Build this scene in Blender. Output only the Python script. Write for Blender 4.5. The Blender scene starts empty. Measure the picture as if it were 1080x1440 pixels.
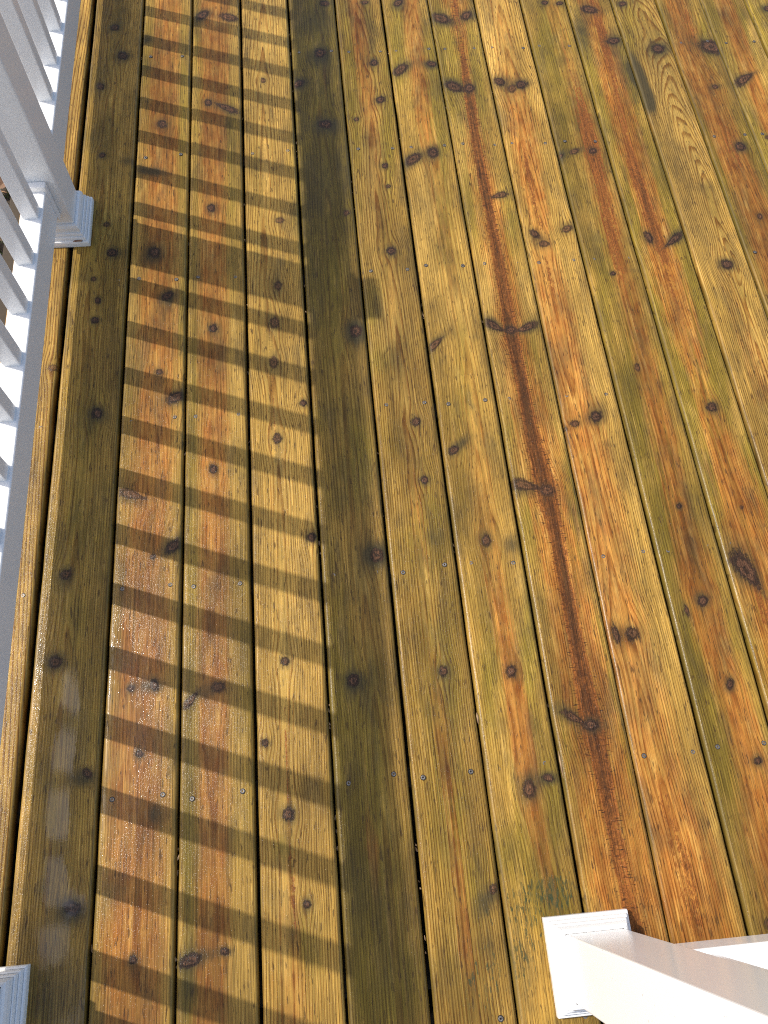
import bpy, bmesh, math, random
import numpy as np
from mathutils import Matrix, Vector

scene = bpy.context.scene
COL = scene.collection

# ---------------------------------------------------------------- camera
cam_data = bpy.data.cameras.new('camera')
cam_data.sensor_fit = 'HORIZONTAL'
cam_data.sensor_width = 36.0
cam_data.lens = 36.0 * 1075.0 / 1080.0
cam_data.clip_start = 0.02
cam_data.clip_end = 2000.0
camera = bpy.data.objects.new('camera', cam_data)
COL.objects.link(camera)
camera.matrix_world = Matrix(((0.995471, 0.066565, -0.067868, 0.6008),
                              (-0.088184, 0.913242, -0.39776, 0.0),
                              (0.035503, 0.401944, 0.914976, 1.5043),
                              (0, 0, 0, 1)))
scene.camera = camera

# ---------------------------------------------------------------- sky and sun
SUN_S, SUN_T = 0.85, -0.327            # shadow shift in X and Y for each metre of height
sun_elev = math.atan(1.0 / math.hypot(SUN_S, SUN_T))
world = bpy.data.worlds.new('World')
scene.world = world
world.use_nodes = True
wnt = world.node_tree
wnt.nodes.clear()
sky = wnt.nodes.new('ShaderNodeTexSky')
sky.sky_type = 'NISHITA'
sky.sun_disc = False
sky.air_density = 1.0
sky.dust_density = 3.0
sky.ozone_density = 0.6
sky.sun_elevation = sun_elev
sky.sun_rotation = math.atan2(-SUN_S, -SUN_T)
bg = wnt.nodes.new('ShaderNodeBackground')
bg.inputs['Strength'].default_value = 0.15
wout = wnt.nodes.new('ShaderNodeOutputWorld')
wnt.links.new(sky.outputs[0], bg.inputs[0])
wnt.links.new(bg.outputs[0], wout.inputs[0])

sun_data = bpy.data.lights.new('sun', 'SUN')
sun_data.energy = 2.6
sun_data.angle = math.radians(0.7)
sun_data.color = (1.0, 0.95, 0.87)
sun = bpy.data.objects.new('sun', sun_data)
COL.objects.link(sun)
sun.rotation_euler = Vector((SUN_S, SUN_T, -1.0)).to_track_quat('-Z', 'Y').to_euler()
sun.location = (-3, 1, 4)

scene.view_settings.view_transform = 'Standard'
scene.view_settings.look = 'None'
scene.view_settings.exposure = 0.55
scene.view_settings.gamma = 1.0
scene.view_settings.use_curve_mapping = False

scene.cycles.use_denoising = False       # keeps the fine grain crisp
scene.cycles.use_light_tree = False
scene.cycles.filter_width = 1.1
scene.cycles.max_bounces = 6
scene.cycles.diffuse_bounces = 3
scene.cycles.glossy_bounces = 3
scene.cycles.transmission_bounces = 1

random.seed(11)
rng = np.random.default_rng(5)

# ================================================================ node helpers
class NT:
    def __init__(self, name):
        self.mat = bpy.data.materials.new(name)
        self.mat.use_nodes = True
        self.t = self.mat.node_tree
        self.t.nodes.clear()
    def n(self, kind, **props):
        o = self.t.nodes.new(kind)
        for k, v in props.items():
            setattr(o, k, v)
        return o
    def put(self, sock, v):
        if v is None:
            return
        if isinstance(v, bpy.types.NodeSocket):
            self.t.links.new(v, sock)
        else:
            sock.default_value = v
    def m(self, op, a, b=None, c=None, clamp=False):
        o = self.n('ShaderNodeMath', operation=op, use_clamp=clamp)
        self.put(o.inputs[0], a); self.put(o.inputs[1], b); self.put(o.inputs[2], c)
        return o.outputs[0]
    def mix(self, f, a, b, blend='MIX'):
        o = self.n('ShaderNodeMix', data_type='RGBA', blend_type=blend)
        self.put(o.inputs[0], f)
        for s, v in ((o.inputs[6], a), (o.inputs[7], b)):
            self.put(s, v if isinstance(v, bpy.types.NodeSocket) else (*v, 1.0))
        return o.outputs[2]
    def step(self, v, lo, hi, a=0.0, b=1.0):
        o = self.n('ShaderNodeMapRange', interpolation_type='SMOOTHSTEP')
        self.put(o.inputs[0], v); self.put(o.inputs[1], lo); self.put(o.inputs[2], hi)
        self.put(o.inputs[3], a); self.put(o.inputs[4], b)
        return o.outputs[0]
    def scale(self, v, s):
        o = self.n('ShaderNodeVectorMath', operation='MULTIPLY')
        self.put(o.inputs[0], v); o.inputs[1].default_value = s
        return o.outputs[0]
    def add(self, a, b):
        o = self.n('ShaderNodeVectorMath', operation='ADD')
        self.put(o.inputs[0], a); self.put(o.inputs[1], b)
        return o.outputs[0]
    def noise(self, v, s, detail=2.0, rough=0.5):
        o = self.n('ShaderNodeTexNoise')
        self.put(o.inputs['Vector'], self.scale(v, s)); o.inputs['Scale'].default_value = 1.0
        o.inputs['Detail'].default_value = detail; o.inputs['Roughness'].default_value = rough
        return o.outputs[0]
    def attr(self, name):
        return self.n('ShaderNodeAttribute', attribute_name=name)
    def rgb(self, sock):
        o = self.n('ShaderNodeSeparateColor'); self.put(o.inputs[0], sock)
        return o.outputs[0], o.outputs[1], o.outputs[2]
    def bump(self, h, strength, dist, normal=None):
        o = self.n('ShaderNodeBump'); self.put(o.inputs['Height'], h)
        self.put(o.inputs['Strength'], strength); o.inputs['Distance'].default_value = dist
        if normal is not None:
            self.put(o.inputs['Normal'], normal)
        return o.outputs[0]
    def finish(self, **kw):
        p = self.n('ShaderNodeBsdfPrincipled')
        for k, v in kw.items():
            k = k.replace('_', ' ')
            s = p.inputs[k]
            if isinstance(v, tuple) and len(v) == 3 and k != 'Normal':
                v = (*v, 1.0)
            self.put(s, v)
        out = self.n('ShaderNodeOutputMaterial')
        self.t.links.new(p.outputs[0], out.inputs[0])
        return self.mat

# ================================================================ materials
def wood_material():
    t = NT('damp_treated_pine')
    oc = t.n('ShaderNodeTexCoord').outputs['Object']
    seed = t.attr('seed').outputs['Fac']
    sv = t.n('ShaderNodeCombineXYZ'); t.put(sv.inputs[2], seed)
    co = t.add(oc, sv.outputs[0])
    fa = t.attr('field_a'); heart, green, dark = t.rgb(fa.outputs['Color']); streak = fa.outputs['Alpha']
    fb = t.attr('field_b'); wet, light, spots = t.rgb(fb.outputs['Color']); grain = fb.outputs['Alpha']
    ring = t.attr('ring').outputs['Fac']
    kd = t.attr('knot').outputs['Fac']
    kdark = t.attr('knot_dark').outputs['Fac']

    fibre = t.noise(co, (760, 9, 1), 3.0, 0.65)
    fibre2 = t.noise(co, (190, 3.2, 1), 3.0, 0.6)
    blotch = t.noise(co, (16, 7, 1), 3.0, 0.55)
    blotch2 = t.noise(co, (60, 22, 1), 3.0, 0.6)
    fine = t.noise(co, (420, 260, 1), 2.0, 0.6)

    # growth rings
    jit = t.noise(co, (45, 1.6, 1), 2.0, 0.5)
    w = t.m('ADD', t.m('DIVIDE', ring, 0.0047), t.m('MULTIPLY', jit, 1.1))
    s = t.m('FRACT', w)
    late = t.m('MULTIPLY', t.step(s, 0.4, 0.86), t.step(s, 0.9, 1.0, 1.0, 0.0))
    late = t.m('MULTIPLY', late, t.step(blotch2, 0.25, 0.7, 0.45, 1.0))
    lateg = t.m('MULTIPLY', late, grain)

    g = t.step(t.m('ADD', green, t.m('MULTIPLY', t.m('SUBTRACT', blotch, 0.5), 1.1)), 0.05, 0.95)
    col = t.mix(g, C_TAN, C_GREEN)
    li = t.m('MULTIPLY', light, t.step(blotch2, 0.2, 0.65, 0.35, 1.0), clamp=True)
    col = t.mix(li, col, C_PALE)
    hn = t.m('ADD', heart, t.m('MULTIPLY', t.m('SUBTRACT', t.m('ADD', t.m('MULTIPLY', fibre2, 0.7), t.m('MULTIPLY', blotch2, 0.3)), 0.5), 1.5))
    h = t.m('MULTIPLY', t.step(hn, 0.2, 0.95), t.step(heart, 0.0, 0.25))
    hcol = t.mix(t.step(blotch2, 0.3, 0.75), C_HEART, C_HEART2)
    col = t.mix(t.m('MULTIPLY', h, 0.82), col, hcol)
    sheen_tint = t.step(t.m('ADD', t.m('MULTIPLY', t.noise(co, (45, 9, 7), 4.0, 0.7), 0.7), t.m('MULTIPLY', fibre2, 0.3)), 0.5, 0.72)
    col = t.mix(t.m('MULTIPLY', sheen_tint, 0.55), col, C_PALE)  # pale highlight streaks put into the wood colour
    # weathering: grey-brown film and dark pores
    film = t.step(t.m('ADD', t.m('MULTIPLY', t.noise(co, (26, 7, 1), 5.0, 0.7), 0.75), t.m('MULTIPLY', fibre2, 0.25)), 0.45, 0.68)
    col = t.mix(t.m('MULTIPLY', film, 0.58), col, C_FILM)
    col = t.mix(t.m('MULTIPLY', lateg, 0.62), col, t.mix(0.5, col, C_LATE, 'MULTIPLY'))
    col = t.mix(lateg, col, t.mix(1.0, col, (0.50, 0.40, 0.30), 'MULTIPLY'))
    fv = t.step(fibre, 0.28, 0.74, 0.55, 1.36)
    fv2 = t.step(fibre2, 0.25, 0.75, 0.78, 1.2)
    big = t.step(t.noise(co, (11, 2.4, 3), 3.0, 0.6), 0.3, 0.7, 0.66, 1.2)
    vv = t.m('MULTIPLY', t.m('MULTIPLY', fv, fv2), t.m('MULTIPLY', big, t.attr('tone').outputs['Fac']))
    vc = t.n('ShaderNodeCombineColor'); [t.put(vc.inputs[i], vv) for i in range(3)]
    col = t.mix(1.0, col, vc.outputs[0], 'MULTIPLY')
    vcs = t.n('ShaderNodeCombineColor'); fs = t.m('MULTIPLY', t.step(fibre, 0.3, 0.72, 0.5, 1.6), t.step(fine, 0.35, 0.7, 0.7, 1.3)); [t.put(vcs.inputs[i], fs) for i in range(3)]
    pores = t.step(t.noise(co, (300, 38, 1), 2.0, 0.5), 0.625, 0.685)
    col = t.mix(t.m('MULTIPLY', pores, 0.72), col, (0.045, 0.022, 0.008))
    # dark halos round the knots, stains, shade painted along the rail and post shadows
    dn = t.m('MULTIPLY', dark, t.step(t.m('ADD', t.m('MULTIPLY', fibre2, 0.6), t.m('MULTIPLY', blotch2, 0.5)), 0.25, 0.75, 0.55, 1.15), clamp=True)
    col = t.mix(t.m('MULTIPLY', t.step(dn, 0.04, 0.85), 0.9), col, C_HALO)
    # pith streak with rough, torn edges and short cross checks
    rag = t.m('ADD', t.m('MULTIPLY', t.noise(co, (120, 75, 1), 5.0, 0.75), 0.6), t.m('MULTIPLY', fibre2, 0.4))
    sn = t.m('ADD', streak, t.m('MULTIPLY', t.m('SUBTRACT', rag, 0.5), 2.1))
    st = t.m('MULTIPLY', t.step(sn, 0.36, 0.56), t.step(streak, 0.03, 0.22))
    scol = t.mix(t.step(sn, 0.5, 1.15), C_STREAK, C_STREAK2)
    scol = t.mix(1.0, scol, vcs.outputs[0], 'MULTIPLY')
    col = t.mix(t.m('MULTIPLY', st, 0.9), col, scol)
    dash = t.m('MULTIPLY', t.step(t.noise(co, (80, 560, 1), 2.0, 0.6), 0.59, 0.66), t.attr('checks').outputs['Fac'])
    near = t.m('MULTIPLY', t.step(streak, 0.02, 0.2), t.step(streak, 0.55, 0.9, 1.0, 0.25))
    col = t.mix(t.m('MULTIPLY', dash, near), col, (0.03, 0.012, 0.006))
    # mildew flecks
    ms = t.m('MULTIPLY', t.step(t.m('ADD', t.noise(co, (210, 52, 1), 4.0, 0.65), t.m('MULTIPLY', spots, 0.15)), 0.62, 0.70), t.step(spots, 0.05, 0.4))
    col = t.mix(t.m('MULTIPLY', ms, t.step(blotch2, 0.3, 0.65, 0.25, 0.85)), col, (0.026, 0.042, 0.020))
    # knots: soft, fibrous outlines, dark heart, smoky halo drawn out along the grain
    kf = t.m('ADD', t.m('MULTIPLY', t.m('SUBTRACT', t.noise(co, (170, 120, 1), 3.0, 0.65), 0.5), 0.85), t.m('MULTIPLY', t.m('SUBTRACT', t.noise(co, (380, 40, 1), 2.0, 0.6), 0.5), 0.7))
    kn = t.m('ADD', kd, kf)
    kring = t.m('SINE', t.m('ADD', t.m('MULTIPLY', kd, 12.0), t.m('MULTIPLY', kf, 6.0)))
    kc = t.mix(kdark, C_KNOT, C_KNOT2)
    kc = t.mix(t.step(kring, -0.1, 0.7, 0.0, 0.75), kc, (0.016, 0.009, 0.006))
    kc = t.mix(t.step(fine, 0.5, 0.75, 0.0, 0.35), kc, (0.15, 0.075, 0.03))
    crk = t.m('ABSOLUTE', t.m('SUBTRACT', t.noise(co, (95, 60, 1), 2.0, 0.5), 0.5))
    kc = t.mix(t.step(crk, 0.0, 0.028, 0.9, 0.0), kc, (0.008, 0.006, 0.005))
    kc = t.mix(1.0, kc, vcs.outputs[0], 'MULTIPLY')
    halo = t.m('MULTIPLY', t.step(kn, 0.5, 2.4, 1.0, 0.0), t.m('MULTIPLY', t.m('POWER', kdark, 2.0), 0.75))
    col = t.mix(halo, col, C_HALO)
    kmask = t.step(kn, 0.80, 0.96, 1.0, 0.0)
    col = t.mix(t.m('MULTIPLY', kmask, t.m('ADD', 0.5, t.m('MULTIPLY', kdark, 0.47))), col, kc)
    rim = t.m('MULTIPLY', t.step(kn, 0.6, 0.85), t.step(kn, 0.9, 1.15, 1.0, 0.0))
    rim = t.m('MULTIPLY', rim, t.step(fine, 0.3, 0.5))
    col = t.mix(t.m('MULTIPLY', rim, t.m('MULTIPLY', kdark, 0.75)), col, (0.012, 0.008, 0.005))
    # darker olive colour along the long edges
    sx = t.n('ShaderNodeSeparateXYZ'); t.put(sx.inputs[0], oc)
    ex = t.m('ABSOLUTE', sx.outputs[0])
    edge0 = t.step(ex, 0.0610, 0.0655)
    edge = t.m('MULTIPLY', t.step(t.m('ADD', ex, t.m('MULTIPLY', t.m('SUBTRACT', blotch2, 0.5), 0.008)), 0.0615, 0.068), t.step(blotch, 0.3, 0.7, 0.2, 0.65))
    col = t.mix(edge, col, C_EDGE)

    wetm = t.step(t.m('ADD', wet, t.m('MULTIPLY', t.m('SUBTRACT', t.m('ADD', t.m('MULTIPLY', t.noise(co, (60, 30, 1), 4.0, 0.7), 0.6), t.m('MULTIPLY', fibre2, 0.4)), 0.5), 1.5)), 0.52, 0.66)
    height = t.m('ADD', t.m('MULTIPLY', late, 0.55), t.m('MULTIPLY', fibre, 0.7))
    height = t.m('ADD', height, t.m('MULTIPLY', fibre2, 0.6))
    height = t.m('SUBTRACT', height, t.m('MULTIPLY', t.m('ADD', pores, dash), 0.25))
    height = t.m('SUBTRACT', height, t.m('MULTIPLY', rim, 0.5))
    nrm = t.bump(height, t.m('SUBTRACT', 0.75, t.m('MULTIPLY', wet, 0.5)), 0.0011)
    film_h = t.m('ADD', t.m('MULTIPLY', t.noise(co, (520, 300, 1), 2.0, 0.6), 1.0), t.m('MULTIPLY', fibre, 0.35))
    cn = t.bump(film_h, t.m('SUBTRACT', t.m('SUBTRACT', 0.8, t.m('MULTIPLY', wetm, 0.72)), t.m('MULTIPLY', edge0, 0.6), clamp=True), 0.0012)
    rough = t.m('ADD', 0.6, t.m('MULTIPLY', t.m('SUBTRACT', blotch2, 0.5), 0.3))
    rough = t.m('SUBTRACT', rough, t.m('MULTIPLY', wet, 0.15), clamp=True)
    coat = t.m('ADD', t.m('ADD', 0.10, t.m('MULTIPLY', edge0, 0.26)), t.m('ADD', t.m('MULTIPLY', wetm, 0.5), t.m('MULTIPLY', wet, 0.45)), clamp=True)
    return t.finish(Base_Color=col, Roughness=rough, Normal=nrm, Specular_IOR_Level=0.14,
                    Coat_Weight=coat, Coat_Roughness=t.m('ADD', t.m('SUBTRACT', 0.15, t.m('MULTIPLY', wetm, 0.10)), t.m('MULTIPLY', edge0, 0.12)), Coat_IOR=1.5, Coat_Normal=cn)

C_TAN = (0.475, 0.278, 0.052)
C_GREEN = (0.295, 0.202, 0.024)
C_PALE = (0.72, 0.46, 0.115)
C_HEART = (0.49, 0.2, 0.034)
C_HEART2 = (0.38, 0.115, 0.018)
C_FILM = (0.125, 0.09, 0.036)
C_LATE = (0.9, 0.62, 0.35)
C_HALO = (0.045, 0.036, 0.015)
C_STREAK = (0.21, 0.068, 0.013)
C_STREAK2 = (0.05, 0.018, 0.006)
C_KNOT = (0.2, 0.078, 0.03)
C_KNOT2 = (0.075, 0.036, 0.02)
C_EDGE = (0.11, 0.08, 0.018)
WOOD = wood_material()

def simple_wood():
    t = NT('frame_lumber')
    oc = t.n('ShaderNodeTexCoord').outputs['Object']
    f = t.noise(oc, (60, 60, 60), 3.0, 0.6)
    col = t.mix(f, (0.030, 0.020, 0.010), (0.055, 0.036, 0.016))
    return t.finish(Base_Color=col, Roughness=0.8)
LUMBER = simple_wood()

def vinyl_material():
    t = NT('white_vinyl')
    oc = t.n('ShaderNodeTexCoord').outputs['Object']
    d = t.step(t.noise(oc, (9, 9, 3), 4.0, 0.6), 0.45, 0.85)
    col = t.mix(t.m('MULTIPLY', d, 0.5), (0.83, 0.825, 0.805), (0.75, 0.735, 0.70))
    sp = t.step(t.noise(oc, (210, 210, 210), 1.0, 0.5), 0.765, 0.79)
    col = t.mix(t.m('MULTIPLY', sp, 0.5), col, (0.34, 0.30, 0.24))
    oz = t.n('ShaderNodeSeparateXYZ'); t.put(oz.inputs[0], oc)
    foot = t.m('MULTIPLY', t.step(oz.outputs[2], 0.001, 0.011, 1.0, 0.0), t.step(t.noise(oc, (60, 60, 90), 4.0, 0.65), 0.4, 0.65))
    col = t.mix(t.m('MULTIPLY', foot, 0.6), col, (0.30, 0.22, 0.12))
    wav = t.noise(oc, (5, 5, 3), 1.0, 0.5)
    return t.finish(Base_Color=col, Roughness=t.step(d, 0.0, 1.0, 0.2, 0.36), Specular_IOR_Level=0.5, Normal=t.bump(wav, 0.25, 0.004))
VINYL = vinyl_material()

def plain(name, col, rough=0.6, metal=0.0, var=None, sc=(60, 60, 60)):
    t = NT(name)
    if var:
        oc = t.n('ShaderNodeTexCoord').outputs['Object']
        c = t.mix(t.step(t.noise(oc, sc, 3.0, 0.6), 0.3, 0.7), col, var)
    else:
        c = (*col, 1.0)
    return t.finish(Base_Color=c, Roughness=rough, Metallic=metal)
STEEL = plain('screw_steel', (0.26, 0.25, 0.23), 0.5, 0.6, (0.12, 0.10, 0.085), (300, 300, 300))
SOCKET = plain('screw_recess', (0.012, 0.011, 0.010), 0.8)
FLAKE = plain('dry_flake', (0.34, 0.22, 0.10), 0.7, 0.0, (0.16, 0.09, 0.04), (40, 40, 40))
LEAF = plain('dry_leaf', (0.36, 0.20, 0.10), 0.75, 0.0, (0.55, 0.36, 0.22), (14, 14, 14))
LEAFB = plain('brown_leaf', (0.13, 0.065, 0.03), 0.7, 0.0, (0.24, 0.12, 0.06), (20, 20, 20))
GRASSM = plain('grass_blade', (0.07, 0.13, 0.025), 0.6, 0.0, (0.13, 0.17, 0.04), (6, 6, 6))
GROUND = plain('soil', (0.055, 0.040, 0.026), 0.95, 0.0, (0.14, 0.10, 0.065), (9, 9, 9))
RUST = plain('rusty_dirt', (0.20, 0.075, 0.035), 0.85, 0.0, (0.36, 0.22, 0.14), (160, 160, 160))

# ================================================================ object helpers
def link(o, parent=None):
    COL.objects.link(o)
    if parent is not None:
        o.parent = parent
    return o
def empty(name, loc=(0, 0, 0), parent=None):
    o = bpy.data.objects.new(name, None)
    o.empty_display_size = 0.1
    o.location = loc
    return link(o, parent)
def tag(o, label=None, cat=None, group=None, kind=None):
    for k, v in (('label', label), ('category', cat), ('group', group), ('kind', kind)):
        if v:
            o[k] = v
    return o
def mesh_obj(name, bm, mats, parent=None, loc=(0, 0, 0), smooth=False):
    me = bpy.data.meshes.new(name)
    bm.normal_update()
    bm.to_mesh(me); bm.free()
    for mt in (mats if isinstance(mats, (list, tuple)) else [mats]):
        me.materials.append(mt)
    if smooth:
        for pl in me.polygons:
            pl.use_smooth = True
    o = bpy.data.objects.new(name, me)
    o.location = loc
    return link(o, parent)
def share(src, parent, loc, rot=None, name=None):
    o = src.copy()
    if name:
        o.name = name
    o.location = loc
    if rot:
        o.rotation_euler = rot
    return link(o, parent)
def box_bm(x0, x1, y0, y1, z0, z1, bevel=0.0, seg=2):
    bm = bmesh.new()
    r = bmesh.ops.create_cube(bm, size=1.0)
    for v in bm.verts:
        v.co = Vector(((x0 + x1) / 2 + v.co.x * (x1 - x0), (y0 + y1) / 2 + v.co.y * (y1 - y0), (z0 + z1) / 2 + v.co.z * (z1 - z0)))
    if bevel > 0:
        bmesh.ops.bevel(bm, geom=list(bm.edges), offset=bevel, segments=seg, profile=0.5, affect='EDGES')
    return bm

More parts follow.
